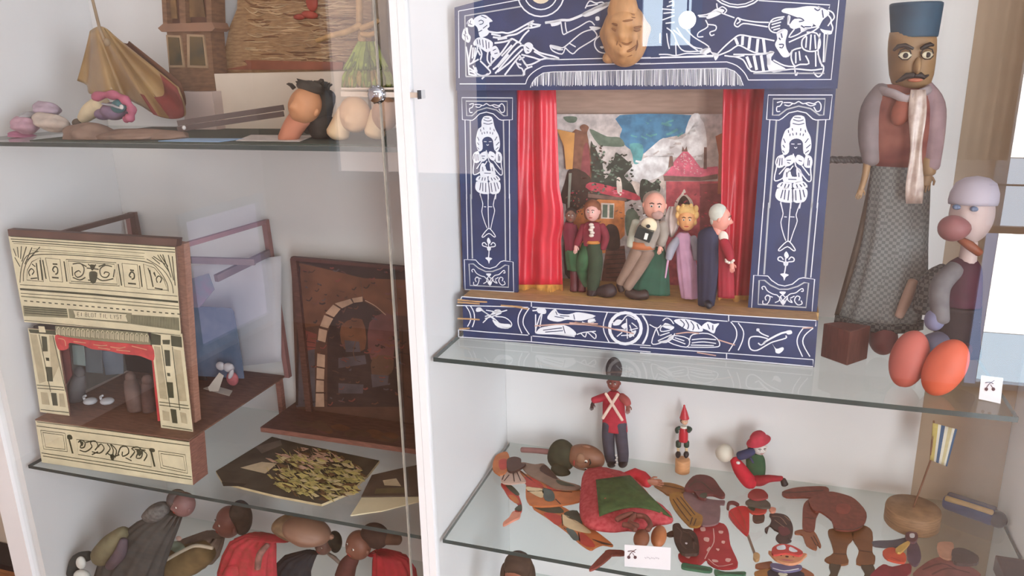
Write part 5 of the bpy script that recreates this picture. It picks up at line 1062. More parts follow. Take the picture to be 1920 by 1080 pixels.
# head peeping up from the lowest shelf
s = Stage((0,0),1,.12); k = s.k(970,1075)
t = thing('peg_puppet','brown puppet head with dark hair standing on the lowest shelf, at the frame edge','puppet head',Vector((s.p(971,1090).x,.12,.4005)))
face(t, s.p(971,1088), (25*k,24*k,48*k), rotm(10), mk3('lowface',(140,84,64)), .22,.18)
m = MB(); s.blob(972,1062,28,26,30,None,0,.004,m,[((0,-1,-.5),-.3,.5)]); s.blob(996,1085,8,14,34,None,0,.004,m); s.blob(946,1085,8,14,34,None,0,.004,m); m.build('hair',M('hair_umber',(70,52,42),.8,.2,60),t)
m = MB(); c = s.p(971,1130); m.tube([Vector((c.x,.12,.402)),Vector((c.x,.12,c.z))],[.030,.012],14); m.build('neck_stand',M('stand_wood',(120,84,60),.6,.15,20),t)
# ================================================================ left cabinet, upper shelf
a_ = ((0,0),3.6); b2 = ((400,0),3.6); ZU = Z_UL+.0004
pU = shelfplane(ZU)
FLOORZ = ZU
# dark green felt under the heads
m = MB(); m.box((-1.38,.012,ZU),(-.572,.34,ZU+.0025)); o = m.build('felt_mat',M('felt_darkgreen',(66,78,70),.95,.12,120)); tag(o,'dark green felt mat covering the upper left glass shelf','mat')
ZM = ZU+.0029
m = MB(); y0 = .016; A0 = Vector((onY(297,268,y0).x,y0,ZM)); B0 = Vector((onY(411,268,y0).x,y0,ZM)); m.prism([A0,B0,B0+Vector((.01,.06,0)),A0+Vector((.02,.055,0))],(0,0,.0012)); o = m.build('paper_card',M('card_blue',(150,186,222),.6,.04)); tag(o,'pale blue card lying at the front of the felt mat','card')
FLOORZ = ZM
# white risers
m = MB(); xr0, xr1 = onY(408,190,.30).x, onY(700,190,.30).x; zr = onY(520,136,.30).z; m.box((xr0,.30,ZM),(min(xr1,-.60),.40,zr)); o = m.build('display_riser',M('riser_white',(228,214,198),.6,.04,12)); tag(o,'long white display riser under the carved relief picture','riser')
m = MB(); xs0, xs1 = onY(343,200,.27).x, onY(404,200,.27).x; zs_ = onY(365,172,.27).z; m.box((xs0,.27,ZM),(xs1-.004,.385,zs_)); o = m.build('display_riser',M('riser_pink',(206,186,178),.6,.04,12)); tag(o,'small pinkish white block under the brown toy tower','riser')
# gold cape on its rod
Y = .19; s = Stage(*a_,Y); kk = s.k(700,400)
t = thing('cape_puppet','draped gold and brown cape with dark red hem hanging from a rod','cape',s.p(800,820))
hem = smooth(Q(*a_,"520,545 585,575 600,630 680,640 760,610 830,650 900,690 960,720 1040,770 1120,795 1190,800 1245,780 1240,700 1200,590"),3)
top = [(650,195),(720,190)]
g = []; n = len(hem)
for i in range(17):
    v = i/16; row = []
    for j in range(n):
        u = j/(n-1); tx = (605+u*130)/3.6; ty = (210-90*math.sin(math.pi*u)*.35)/3.6
        hx, hy = hem[j]; sag = math.sin(math.pi*v)*(10*(u-.35))
        f = math.sin(u*17+.6)*.016*v**.7 + math.sin(u*37)*.004*v
        row.append(onY(tx+(hx-tx)*v, ty+(hy-ty)*v**.92-sag*.4, Y+f-.02*math.sin(math.pi*u)*v+.03*abs(u-.5)))
    g.append(row)
m = MB(); m.sheet(g,.003); gold_c = M('cape_gold',(166,134,84),.36,.2,7,rgb2=(128,98,62),spec=.8); m.build('cape',gold_c,t)
m = MB(); hh = g[16]; m.sheet([[g[r][j]+Vector((0,-.003,0)) for j in range(n-16,n)] for r in (12,13,14,15,16)],.0015); m.build('hem',M('hem_darkred',(124,50,46),.7,.15,30),t)
m = MB(); m.sheet([[g[r][j]+Vector((0,.03,-.004)) for j in range(0,n)] for r in (2,6,10,14)],.002); m.build('lining',M('lining_brown',(104,66,46),.8,.15,20),t)
m = MB(); m.tube([s.p(650,-420,-.03),s.p(625,0,-.03),s.p(672,190,-.032),s.p(705,275,-.034)],[5*kk*3.6*.55]*4,12); m.blob(s.p(722,285,-.034),(.007,.006,.008)); m.build('rod',M('rod_greenbrown',(140,120,94),.5,.15,20),t)
FLOORZ = ZU+.0004
# bird puppet
Y = .10; s = Stage(*a_,Y); k = s.k(800,710)
t = thing('bird_puppet','small bird puppet with pink comb and teal face under the gold cape','bird puppet',Vector((s.p(740,800).x,Y,ZM)),None)
m = MB(); s.blob(770,750,92,80,60,None,0,0,m); s.blob(700,770,60,60,40,None,0,.004,m); m.build('head',M('bird_purple',(118,98,120),.8,.15,60),t)
m = MB(); s.blob(800,718,62,30,44,rotm(0,0,-12),0,-.016,m); m.build('face_patch',M('bird_teal',(62,102,108),.7,.15,60),t)
m = MB(); P = smooth([s.p(*q,-.016) for q in ((640,655),(720,640),(800,650),(860,690),(890,745),(880,790),(850,805))],4); m.tube([Vector(p) for p in P],[k*(27+7*math.sin(i*1.3)) for i in range(len(P))],12); m.build('comb',M('bird_pink',(166,88,110),.7,.15,50),t)
m = MB(); s.blob(820,722,16,8,16,None,0,-.026,m); m.build('eye',M('bead_white',(0,0,0)),t)
m = MB(); m.tube([s.p(690,700,-.02),s.p(760,712,-.026),s.p(810,730,-.026)],[k*7,k*10,k*8],8); m.build('beak',M('beak_silver',(176,178,184),.3,.1,metal=.5),t)
m = MB(); s.limb([(690,700,.01),(610,750,.012),(560,800,.012)],[60,56,38],0,14,1,m); m.build('sleeve',M('sleeve_cream',(206,190,158),.8,.1,40),t)
m = MB(); s.blob(525,830,36,36,30,None,0,.012,m); m.build('tail',M('tail_dark',(82,72,60),.8),t)
# crumpled pale glove puppets at the far left
Y = .10; s = Stage(*a_,Y)
t = thing('glove_puppet','crumpled pale pink and lilac cloth puppet at the left end of the upper shelf','glove puppet',Vector((s.p(270,890).x,Y,ZM)))
r5 = random.Random(21); lp = [((r5.uniform(-1,1),r5.uniform(-1,.4),r5.uniform(-1,1)),r5.choice((-.14,.16,.12)),r5.uniform(.18,.4)) for _ in range(22)]
for nm,cx,cy,rx,rz,cl in (('hood',320,740,92,52,(170,152,166)),('body',350,830,140,62,(190,176,166)),('skirt',170,850,90,58,(182,146,160)),('hand',200,785,36,34,(166,166,170)),('trim',150,915,86,22,(176,112,140))):
    m = MB(); s.blob(cx,cy,rx,70,rz,rotm(0,0,8),0,(.02 if nm in ('hood','hand') else 0),m,lp,26,18)
    for v in m.v: v.z = max(v.z, ZU+.0002)
    m.build(nm,M('pale_'+nm,cl,.9,.15,40),t)
# taupe cloth bag with long leather straps
Y = .075; s = Stage(*a_,Y); k = s.k(900,860)
t = thing('cloth_bag','flat taupe cloth bag with two long dark straps lying in front of the cape','bag',Vector((s.p(900,900).x,Y,ZM)))
m = MB(); lq = [((r5.uniform(-1,1),r5.uniform(-1,.3),r5.uniform(-.2,1)),r5.choice((-.12,.14,.10)),r5.uniform(.12,.3)) for _ in range(26)]
m.blob(Vector((s.p(860,870).x,Y,ZM)),(345*k,.045,60*k),rotm(0,0,-3),0,40,24,lq); m.blob(Vector((s.p(640,870).x,Y-.01,ZM)),(180*k,.04,104*k),rotm(0,0,6),0,30,20,lq[8:]); m.blob(Vector((s.p(1080,870).x,Y,ZM)),(215*k,.03,52*k),rotm(0,0,-3),0,30,20,lq[4:])
[setattr(v,'z',max(v.z,ZM+.0003)) for v in m.v]; m.build('bag',M('bag_taupe',(136,112,98),.85,.2,24),t)
for d,(ya,yb) in enumerate(((832,795),(872,838))):
    m = MB(); m.bar(s.p(1200,ya,.0),s.p(1915,yb-70,.05),.0035,.010,(0,0,1)); m.build('strap',M('strap_dark',(82,68,64),.6,.15,20),t)
m = MB(); m.blob(s.p(1242,862,-.008),(.004,.003,.004)); m.build('stud',M('bead_white',(0,0,0)),t)
FLOORZ = ZM
# paper under the first head
m = MB(); q = [Vector((onY(x,245,y).x,y,ZM)) for x,y in ((440,.04),(560,.04),(590,.15),(470,.15))]; m.prism(q,(0,0,.001)); o = m.build('paper_sheet',M('sheet_white',(214,208,204),.7)); tag(o,'white paper sheet lying under the dark haired head','paper')
# toy tower
Y = .30; s = Stage(*a_,Y); pT = wallplane(Y); bw = M('tower_wood',(124,92,68),.6,.2,14,stretch=(3,3,12)); bw2 = M('tower_wood_dark',(94,62,46),.6,.2,14)
t = thing('toy_tower','brown wooden toy tower with arched openings and two framed windows','toy building',Vector((s.p(1270,600).x,Y,zs_+.0004)))
m = MB(); P = [pT.at(*q) for q in Q(*a_,"1125,200 1420,205 1455,615 1150,615")]; 
for i in (2,3): P[i].z = zs_+.0006
m.prism(P,(0,.045,0)); m.build('body',bw,t)
m = MB(); m.board(pT,Q(*a_,"1065,190 1100,160 1430,150 1450,190 1430,210 1090,215"),.05,0,None,.010); m.build('cornice',M('tower_cornice',(142,106,84),.6,.15,20),t)
for q1,q2 in (("1120,235 1215,240 1245,455 1140,455","1132,250 1205,254 1228,440 1146,440"),("1260,230 1375,235 1400,460 1265,455","1280,246 1362,250 1384,444 1282,440")):
    m = MB(); m.board(pT,Q(*a_,q1),.004,0,None,.0045); o = m.build('window_frame',M('frame_pale',(168,140,110),.6,.1,30),t)
    m = MB(); m.board(pT,Q(*a_,q2),.002,0,None,.0065); m.build('pane',M('tower_glass',(66,66,54),.2,.3,20,rgb2=(110,92,62)),o)
m = MB()
for xx in ("1080,-200 1110,-200 1130,160 1100,160","1195,-200 1240,-200 1255,160 1215,160","1380,-200 1420,-200 1430,150 1395,150"): m.board(pT,Q(*a_,xx),.045,0,None,.004)
m.board(pT,Q(*a_,"1095,-200 1400,-200 1425,155 1110,160"),.03,1,None,-.012); m.build('belfry',[bw,bw2],t)
for xx in ("1125,0 1185,0 1195,125 1130,125","1270,0 1370,0 1385,115 1275,115"):
    m = MB(); m.board(pT,Q(*a_,xx),.003,0,None,-.0085); m.build('opening',M('opening_tan',(150,116,76),.6,.25,14,rgb2=(86,64,40)),t)
# carved relief picture standing on the riser
Y = .355; pR = wallplane(Y); s = Stage(*b2,Y)
t = thing('relief_picture','carved gold-brown relief picture with a small red figure on the white riser','relief',Vector((s.p(450,475).x,Y,zr)))
m = MB(); P = Q(*b2,"60,470 75,340 110,180 160,60 170,-200 1110,-200 1110,300 870,470"); pts = [pR.at(*q) for q in P]
for i in (0,7): pts[i].z = zr+.0004
m.prism(pts,(0,.010,0)); r2 = random.Random(5)
m.build('panel',M('relief_ground',(138,104,72),.5,.25,16,stretch=(3,3,14),rgb2=(172,138,100)),t)
m = MB()
for i in range(260):
    x = r2.uniform(200,1080); y = r2.uniform(-60,440); L = r2.uniform(60,220); dy = r2.uniform(-18,26)+ (40 if y < 150 else 0)*(.5-(x-200)/900)
    q = smooth([pR.at(x/3.6+400,y/3.6,.0004),pR.at((x+L/2)/3.6+400,(y+dy)/3.6,.0012),pR.at((x+L)/3.6+400,(y+dy*.4)/3.6,.0004)],3)
    if x+L > 1100: continue
    m.tube([Vector(v) for v in q],[.0006,.0011,.0015,.0017,.0015,.0011,.0006][:len(q)],6,r2.choice([0,0,1,2]))
m.build('carving',[M('relief_light',(180,148,114),.45,.2,30),M('relief_brown',(120,82,54),.5,.2,30),M('relief_gold',(196,168,132),.4,.2,30)],t)
m = MB(); m.blob(pR.at(*Q(*b2,"665,10")[0],.006),(.014,.006,.020)); m.blob(pR.at(*Q(*b2,"650,100")[0],.006),(.020,.006,.008),rotm(0,0,8)); m.blob(pR.at(*Q(*b2,"580,115")[0],.006),(.014,.005,.006)); m.build('figure_red',M('relief_red',(166,70,56),.55,.2,30),t)
m = MB(); m.board(pR,Q(*b2,"70,470 870,470 875,420 210,405 230,440"),.004,0,None,.006); m.build('lower_edge',M('relief_redbrown',(142,84,62),.55,.25,20),t)
# straw figure with green skirt
Y = .262; s = Stage(*b2,Y); k = s.k(1050,400)
t = thing('straw_figure','straw figure with golden arms and a green raffia skirt at the right of the relief','straw figure',Vector((s.p(1050,590).x,Y,ZM)))
m = MB(); c0 = s.p(1045,560); m.tube([Vector((c0.x,Y,ZM+.0005)),c0],.003,8); m.build('stand_rod',M('rod_dark2',(96,80,60),.6),t)
r2 = random.Random(9)
m = MB()
for i in range(70):
    u = r2.uniform(-1,1); m.tube([s.p(1040+u*60,285,.005*r2.uniform(-1,1)-.004),s.p(1035+u*95,370,-.010+r2.uniform(-.006,.006)),s.p(1030+u*150,455+r2.uniform(-12,20),-.012+r2.uniform(-.008,.008))],[k*10,k*13,k*8],6,r2.choice([0,0,1]))
m.build('skirt_tier',[M('raffia_green',(150,166,78),.6,.25,60),M('raffia_dark',(104,122,62),.6,.2,60)],t)
m = MB()
for i in range(90):
    u = r2.uniform(-1,1); m.tube([s.p(1040+u*120,440,.006*r2.uniform(-1,1)),s.p(1040+u*160,520,-.006+r2.uniform(-.006,.006)),s.p(1042+u*172,588+r2.uniform(-10,4),-.008+r2.uniform(-.008,.008))],[k*11,k*14,k*8],6,r2.choice([0,0,1,2]))
m.build('skirt_tier',[M('raffia_green',(0,0,0)),M('raffia_olive',(128,132,70),.6,.2,60),M('raffia_gold',(186,160,96),.6,.2,60)],t)
m = MB(); s.limb([(985,-120),(985,60),(990,180),(1010,290)],[28,24,26,30],0,12,1,m)
s.limb([(990,170,-.01),(900,215,-.016),(800,240,-.014),(700,275,-.01)],[24,22,20,16],0,10,1,m); s.limb([(1000,190,-.01),(1060,170,-.012),(1115,140,-.012)],[22,20,16],0,10,1,m); s.limb([(1005,230,-.01),(1060,235,-.012),(1100,215,-.012)],[20,18,12],0,10,1,m); m.build('straw_body',M('straw_gold',(206,166,112),.45,.2,40,rgb2=(160,120,76)),t)
m = MB(); s.robe([(1120,-150,55,.2),(1120,100,62,.5),(1125,300,66,.6),(1135,420,70,.6),(1160,588,80,.7)],0,9,.06,0,.35,m,.035); m.build('cloak',M('cloak_greige',(146,128,106),.85,.15,30),t)
# papier-mache heads at the front
def cast(cx, cy, Yd, w, label, nm='papier_mache_head'):
    return thing(nm,label,'head sculpture',Vector((onY(400+cx/3.6,cy/3.6,Yd).x,Yd,ZM)),'papier-mache heads on the felt mat')
Y = .075; s = Stage(*b2,Y); k = s.k(600,750)
t = cast(600,960,Y,0,'papier-mache head with orange face and messy dark hair lying on the felt')
fo = [M('mache_orange',(196,138,98),.6,.1,18),M('eye_white',(0,0,0)),M('mache_shadow',(120,70,54),.6),M('lip_red',(0,0,0))]
m = MB(); s.limb([(500,945),(540,860),(590,790)],[66,70,72],0,20,1,m)
for v in m.v: v.z = max(v.z, ZM+.0004)
m.build('neck',M('mache_terracotta',(198,128,100),.6,.1,18),t)
R1 = rotm(-12,-4,28); c = s.p(620,710,-.004)
face(t,c,(105*k,110*k,125*k),R1,fo,.26,.16,eyes=False,brow=False,mouth=False,extra=(((0,-.9,.6),.08,.3),))
m = MB(); c = s.p(690,740,.030); m.blob(c,(120*k,90*k,170*k),rotm(0,0,16),0,30,22,[((r2.uniform(-1,1),r2.uniform(-.6,1),r2.uniform(-1,1)),r2.uniform(.05,.22),.22) for _ in range(40)])
m.blob(s.p(660,590,.004),(100*k,90*k,40*k),rotm(0,0,14),0,24,16,[((r2.uniform(-1,1),-.4,r2.uniform(.2,1)),.3,.16) for _ in range(12)]); m.blob(s.p(745,860,.028),(90*k,80*k,100*k),None,0,24,16,[((r2.uniform(-1,1),-.6,r2.uniform(-1,1)),.15,.25) for _ in range(14)])
for v in m.v: v.z = max(v.z, ZM+.0006)
for i in range(26):
    a = r2.uniform(0,math.pi); p = s.p(655+math.cos(a)*120,605-math.sin(a)*30,r2.uniform(-.01,.03)); m.tube([p,p+Vector((math.cos(a)*.004,-.003,.006)),p+Vector((math.cos(a)*.011,-.003,.008))],[.003,.0024,.0008],6)
m.build('hair',M('hair_blackgreen',(58,54,48),.85,.25,70),t)
cr = M('mache_cream',(222,190,150),.6,.08,14); cd = M('mache_dim',(180,140,112),.6,.1,14)
t = cast(880,965,.078,0,'bare cream papier-mache head tipped to the right, second from the glass edge'); s = Stage(*b2,.078)
m = MB(); s.limb([(840,900),(865,830),(905,770)],[78,66,74],0,22,1,m)
for v in m.v: v.z = max(v.z, ZM+.0004)
m.build('neck',cr,t)
m = MB(); m.blob(s.p(955,775,.0),(112*k,100*k,118*k),rotm(-20,0,22),0,36,26,[((.35,-1,-.15),.20,.18),((.1,-1,.15),-.08,.2),((.75,-.8,.15),-.08,.2),((.6,-.7,-.7),.10,.25),((-.7,-.3,.6),.05,.5)]); m.build('head',M('mache_tan',(208,168,130),.6,.1,14),t)
t = cast(1100,965,.080,0,'bare cream papier-mache head right behind the edge of the glass door'); s = Stage(*b2,.080)
m = MB(); s.limb([(1090,895),(1105,830),(1125,770)],[72,66,68],0,22,1,m)
for v in m.v: v.z = max(v.z, ZM+.0004)
m.build('neck',cr,t)
m = MB(); m.blob(s.p(1160,770,.0),(88*k,90*k,112*k),rotm(-10,0,16),0,36,26,[((.35,-1,-.15),.20,.18),((.1,-1,.15),-.08,.2),((.75,-.8,.15),-.08,.2),((.6,-.7,-.7),.10,.25)]); m.build('head',cd,t)
# ================================================================ left cabinet, middle shelf: the cream toy theatre
ZK = Z_ML+.0004; FLOORZ = ZK; c_ = ((0,370),4.0); d_ = ((0,600),3.4833); e_ = ((340,460),3.6); f_ = ((340,740),3.177)
F0 = wallplane(.0668, rad(1.8)); FP = wallplane(.0995, rad(1.8))
crm = M('print_cream',(222,214,182),.65,.08,30); inkd = M('print_ink',(70,74,56),.65,.12,60); inkm = M('print_mid',(138,136,110),.65,.12,60); oldw = M('theatre_wood',(142,98,86),.6,.2,14,stretch=(4,4,20)); oldt = M('theatre_top',(118,86,72),.6,.2,14,stretch=(3,20,20)); prd = M('print_red',(196,70,72),.65,.15,60); pbe = M('print_beige',(184,174,144),.65,.1,50)
tt = thing('toy_theatre','cream toy theatre with printed front, wooden frame behind and red valance','toy theatre',Vector((-1.34,.2,ZK)))
# base
fb = [F0.at(66,788),F0.at(355,828),F0.at(361,903),F0.at(77,860)]
for i in (2,3): fb[i].z = ZK+.0003
zb = (fb[0].z+fb[1].z)/2
m = MB(); m.prism(fb,-F0.n*.050,0,2)
m.art(F0,*d_,"240,665 700,722 1235,797;240,692 700,752 1240,822;270,868 700,935 1250,1025;280,888 1252,1042",1.5,1,sm=False)
m.art(F0,*d_,"265,720 425,740 440,860 285,842 z;280,735 412,752 425,845 298,830 z;1035,855 1210,880 1225,1002 1050,965 z;1050,872 1197,892 1212,985 1064,952 z;500,780 980,842 990,960 510,878 z",1.3,1,sm=False)
m.art(F0,*d_,"450,775 475,872;985,850 1010,958",4,1,sm=False); m.art(F0,*d_,"440,752 465,752 472,778 442,778 f;978,838 1008,842 1008,862 978,858 f",2,1)
m.art(F0,*d_,"510,800 530,785 555,800 550,830 525,835 530,815;520,850 560,860 600,830 590,800 620,790 640,820 620,850;600,860 650,870 680,840 660,810 640,830;690,880 720,840 700,810;730,900 740,850 720,810 760,850 750,900;770,880 790,830 830,830 840,870 800,890 800,860;850,900 880,860 860,840 900,830 930,860 920,900 890,900 900,870;940,920 960,880 930,850;700,870 740,890 780,880;560,800 600,790;880,845 950,850;640,860 600,880;820,900 860,920",2.6,1)
m.art(F0,*d_,"720,880 745,880 742,915 725,910 f;520,790 545,800 535,825 f;890,850 930,860 910,890 f",1,1)
m.build('base_box',[crm,inkd,oldw],tt)
m = MB(); q0 = F0.at(66,788)+Vector((0,0,.0002)); 
m.prism([Vector((fb[0].x,fb[0].y,zb+.0035)),Vector((fb[1].x,fb[1].y,zb+.0035)),Vector((-1.125,.392,zb+.0035)),Vector((-1.545,.392,zb+.0035))],(0,0,-.0032)); m.build('stage_floor',oldt,tt)
for x in (-1.54,-1.135): MB().box((x-.006,.37,ZK),(x+.006,.385,zb)).build('stage_leg',oldw,tt)
# proscenium in four boards: frieze, two piers, valance
zf = zb+.004
m = MB(); m.board(FP,Q(*c_,"62,288 1312,372 1358,1030 1108,1010 420,955 182,935"),.004,0,2)
A = lambda o,t,w=1.3,mi=1,off=.0006,sm=True: m.art(FP,*o,t,w,mi,off,sm)
A(c_,"75,292 1310,372;80,312 1312,392;90,330 1312,412",1.6,1,.0006,False); A(c_,"100,345 600,380 1085,420",1.2,3,.0006,False); A(c_,"250,385 1080,445;240,400 1085,460",1.2,3,.0006,False)
A(c_,"175,630 180,545 220,460 300,428 600,438 1080,482 1185,540 1250,640 1262,705;150,640 160,530 200,440 290,405;1100,462 1220,540 1285,640 1300,720",1.6)
A(c_,"200,620 205,545 240,482 302,452 326,632 z;340,455 450,465 470,636 375,630 z;495,465 870,490 895,665 520,642 z;915,495 1030,505 1050,682 935,670 z;1075,500 1160,530 1230,620 1256,697 1105,690 z;510,478 858,502 880,652 532,630 z",1.3,1,.0006,False)
A(c_,"320,470 346,612;480,480 502,632;886,500 912,662;1046,512 1066,672;1122,545 1148,672;272,492 288,622;300,470 318,622",2.8,1,.0006,False)
A(c_,"100,385 122,442;130,372 138,452;160,366 154,462;198,370 164,482;240,376 186,502;300,372 206,472;110,450 150,520;1150,442 1240,502;1182,432 1270,562;1220,428 1284,602;1262,432 1302,622;1292,442 1314,662;1140,450 1200,500;1200,430 1260,520",2.0)
A(c_,"545,500 600,495 630,530 620,580 580,600 560,570 590,550 605,565;640,600 600,620 545,600;840,520 790,510 750,540 760,590 800,600 820,570 790,560 780,575;720,600 770,625 850,610;660,500 690,520 720,505;650,530 740,540;860,540 850,600;540,520 545,590;660,620 720,630;610,500 650,520;740,520 790,500",2.4)
A(c_,"670,560 730,565 715,640 680,636 f;675,505 715,510 700,545 685,545 f;1150,570 1160,560 1170,600 f",1,1)
A(c_,"410,560 395,545 408,520 430,530 432,565 415,578;985,600 970,588 984,560 1005,572 1006,605 988,614;395,500 430,502;975,545 1005,550;390,600 440,605;960,645 1020,650",3.0); A(c_,"225,590 215,560 235,535 255,555 240,580;240,500 265,520;230,610 280,605;1180,640 1172,610 1192,590 1212,612 1200,640;1160,680 1220,690;1110,530 1135,600",2.4)
A(c_,"150,655 700,690 1330,742",1.2,1,.0006,False); A(c_,"150,688 700,728 1336,785",4.2,1,.0006,False); A(c_,"155,720 700,757 1340,818",1.2,1,.0006,False); A(c_,"158,742 1340,838",2.6,3,.0006,False)
for i in range(26):
    u = i/25.; x = 180+u*1150; y = 775+u*100; A(c_,f"{x},{y} {x+24},{y+3}",2.2,1,.0006,False)
A(c_,"172,812 500,835 512,905 180,890 f;990,880 1342,902 1348,1000 980,950 f;512,836 990,868 985,950 520,906 f",1,3,.0006,False)
A(c_,"180,820 500,842;182,835 502,856;184,850 505,872;186,866 508,890",2.0,1,.0008,False)
for i in range(30): x = 985+i*12; A(c_,f"{x},{882+i*.9} {x+3},{946+i*1.7}",1.0,1,.0008,False)
A(c_,"548,845 565,850 950,876 942,890 958,935 560,905 565,890 f",1,0,.0009,False); A(c_,"548,845 950,875 960,936 560,905 z",1.0,1,.0010,False)
# lettering on the cartouche
FONT = {'E':"1,0 0,0 0,1 1,1;0,.5 .8,.5",'I':".5,0 .5,1",'B':"0,0 0,1 .9,1 .9,.5 0,.5;.9,.5 .8,0 0,0",'L':"0,0 0,1 1,1",'O':"0,0 1,0 1,1 0,1 z",'T':"0,0 1,0;.5,0 .5,1",'Y':"0,0 .5,.5 1,0;.5,.5 .5,1",'S':"1,0 0,0 0,.5 1,.5 1,1 0,1"}
xx = 580.0
for ch in "EI BLOT TIL LYST":
    if ch == ' ': xx += 16; continue
    for pc in FONT[ch].split(';'):
        z = pc.endswith('z'); pts = []
        for tk in pc.rstrip('z').split(): u, v = map(float, tk.split(',')); X = xx+u*14; pts.append(f"{X},{862+(X-580)*.070+v*28}")
        A(c_,' '.join(pts)+(' z' if z else ''),1.1,1,.0011,False)
    xx += 23 if ch != 'I' else 20
A(c_,"178,905 700,950 1352,1020",2.6,0,.0009,False); A(c_,"182,922 1352,1036",1.2,1,.0009,False)
m.build('frieze',[crm,inkd,oldt,inkm],tt)
m = MB(); pts = [FP.at(*q) for q in Q(*d_,"182,55 365,70 385,185 452,612 262,600")]
for i in (3,4): pts[i].z = zf
m.prism(pts,-FP.n*.004,0,2)
A(d_,"186,60 362,70 366,98 196,84 f",1,1,.0006,False); A(d_,"250,40 290,42 300,82 255,80 f",1,0,.0009,False)
A(d_,"195,90 240,95 300,400 255,415 f;320,100 350,100 385,300 340,400 f;265,470 310,475 325,555 275,550 f;385,480 415,480 430,570 390,565 f",1,3,.0006,False)
A(d_,"270,105 305,110 312,205 280,205 f;300,305 340,308 346,402 308,400 f;332,475 368,478 378,560 345,558 f;298,245 320,247 322,268 302,266 f",1,1,.0009,False); A(d_,"240,425 415,440;245,445 420,458;265,585 450,605;345,100 430,470;255,95 330,470",1.5,1,.0009,False)
m.build('pier',[crm,inkd,oldt,pbe],tt)
m = MB(); pts = [FP.at(*q) for q in Q(*d_,"985,80 1190,90 1262,735 1050,690 1000,240")]
for i in (2,3): pts[i].z = zf
m.prism(pts,-FP.n*.004,0,2)
A(d_,"985,85 1050,100 1050,165 985,160 f;1115,100 1185,110 1190,180 1120,170 f",1,1,.0006,False); A(d_,"1060,130 1110,130 1108,160 1064,158 f",1,1,.0009,False)
A(d_,"1005,170 1045,175 1095,520 1045,510 f;1135,190 1180,200 1220,530 1170,530 f;1060,590 1105,600 1110,660 1065,655 f;1175,600 1215,610 1225,680 1185,670 f",1,3,.0006,False)
A(d_,"1072,195 1108,198 1114,302 1082,300 f;1090,405 1128,408 1136,510 1100,508 f;1112,580 1150,585 1160,676 1126,672 f;1090,345 1110,347 1113,368 1094,366 f",1,1,.0009,False); A(d_,"1040,535 1230,560;1042,555 1235,580;1060,690 1255,720;1055,165 1110,570;1125,175 1175,590",1.5,1,.0009,False)
m.build('pier',[crm,inkd,oldt,pbe],tt)
m = MB(); m.board(FP,Q(*d_,"360,40 960,85 985,170 900,162 600,138 365,108"),.003,0,None,-.001)
for i in range(19):
    x = 372+i*32; y = 45+i*2.6
    A(d_,f"{x},{y+50} {x},{y+12} {x+10},{y} {x+20},{y+12} {x+18},{y+54}",1.6,1,.0009,False); A(d_,f"{x+10},{y+16} {x+10},{y+50}",1.6,1,.0009,False)
m.build('arcade',[inkm,crm],tt)
m = MB(); m.board(FP,smooth(Q(*d_,"360,100 430,112 600,134 900,160 992,172 1005,262 950,248 900,232 800,222 700,200 600,190 540,165 450,150 440,188 400,198 375,180"),3,True),.003,0,None,.0005)
A(d_,"610,160 660,168 700,165;720,175 780,184 820,176;640,180 720,192;760,195 850,205;480,140 560,150;900,180 960,195;380,120 420,130 430,170;860,170 900,180",1.8,1,.0012); m.build('valance',[prd,M('valance_gold',(206,152,120),.6)],tt)
m = MB(); m.board(FP,Q(*d_,"990,250 1006,256 1046,660 1030,660"),.002,0,None,-.002); m.board(FP,Q(*d_,"385,185 450,180 470,360 430,420"),.002,1,None,-.010); m.build('side_drape',[prd,M('drape_dark',(92,50,50),.7)],tt)
# wooden frame behind
tz = FP.at(15,440).z; topL = FP.at(15,431); topR = FP.at(330,449)
m = MB(); m.board(FP,[(14,430),(332,448),(330,463),(16,443)],.016,0); m.build('top_rail',M('rail_dark',(92,68,62),.6,.2,14),tt)
def post(nm,px0,px1,Yd,w=.012,dp=.014,bot=None,mat=oldw):
    a = onY(*px0,Yd); b_ = onY(*px1,Yd); m = MB(); m.bar(Vector((a.x,a.y,bot if bot else a.z)),b_,w,dp,(0,1,0)); m.build(nm,mat,tt); return b_
rp_ = post('front_post',(374,890),(343,455),.112,.018,.018,ZK+.003,M('post_pink',(176,128,108),.6,.15,14,stretch=(5,5,20)))
lp_ = FP.at(28,440)
brt = post('back_post',(545,748),(497,412),.385,.013,.013,zb+.004,M('post_rose',(150,110,108),.6,.15,14))
blp = Vector((-1.535,.385,brt.z)); m = MB(); m.bar(Vector((-1.535,.385,zb+.004)),blp,.013,.013,(0,1,0)); m.build('back_post',M('post_rose',(0,0,0)),tt)
m = MB(); m.bar(brt+Vector((0,0,-.005)),Vector((rp_.x,.112,rp_.z-.006)),.010,.010); m.build('side_rail',M('post_rose',(0,0,0)),tt)
m = MB(); tb_ = onY(245,402,.385); m.bar(onY(250,402,.385),onY(118,437,.10),.010,.011); m.build('side_rail',M('rail_dark',(0,0,0)),tt)
m = MB(); m.bar(onY(248,398,.385),onY(262,470,.385),.022,.010,(0,1,0)); m.build('rail_block',M('rail_dark',(0,0,0)),tt)
m = MB(); m.bar(onY(345,487,.20),onY(478,491,.25),.010,.014); m.build('cross_rail',M('rail_grey',(120,102,104),.6,.15,14),tt)
m = MB(); m.bar(onY(504,474,.372),onY(405,522,.20),.010,.016); m.build('brace',M('rail_grey',(0,0,0)),tt)
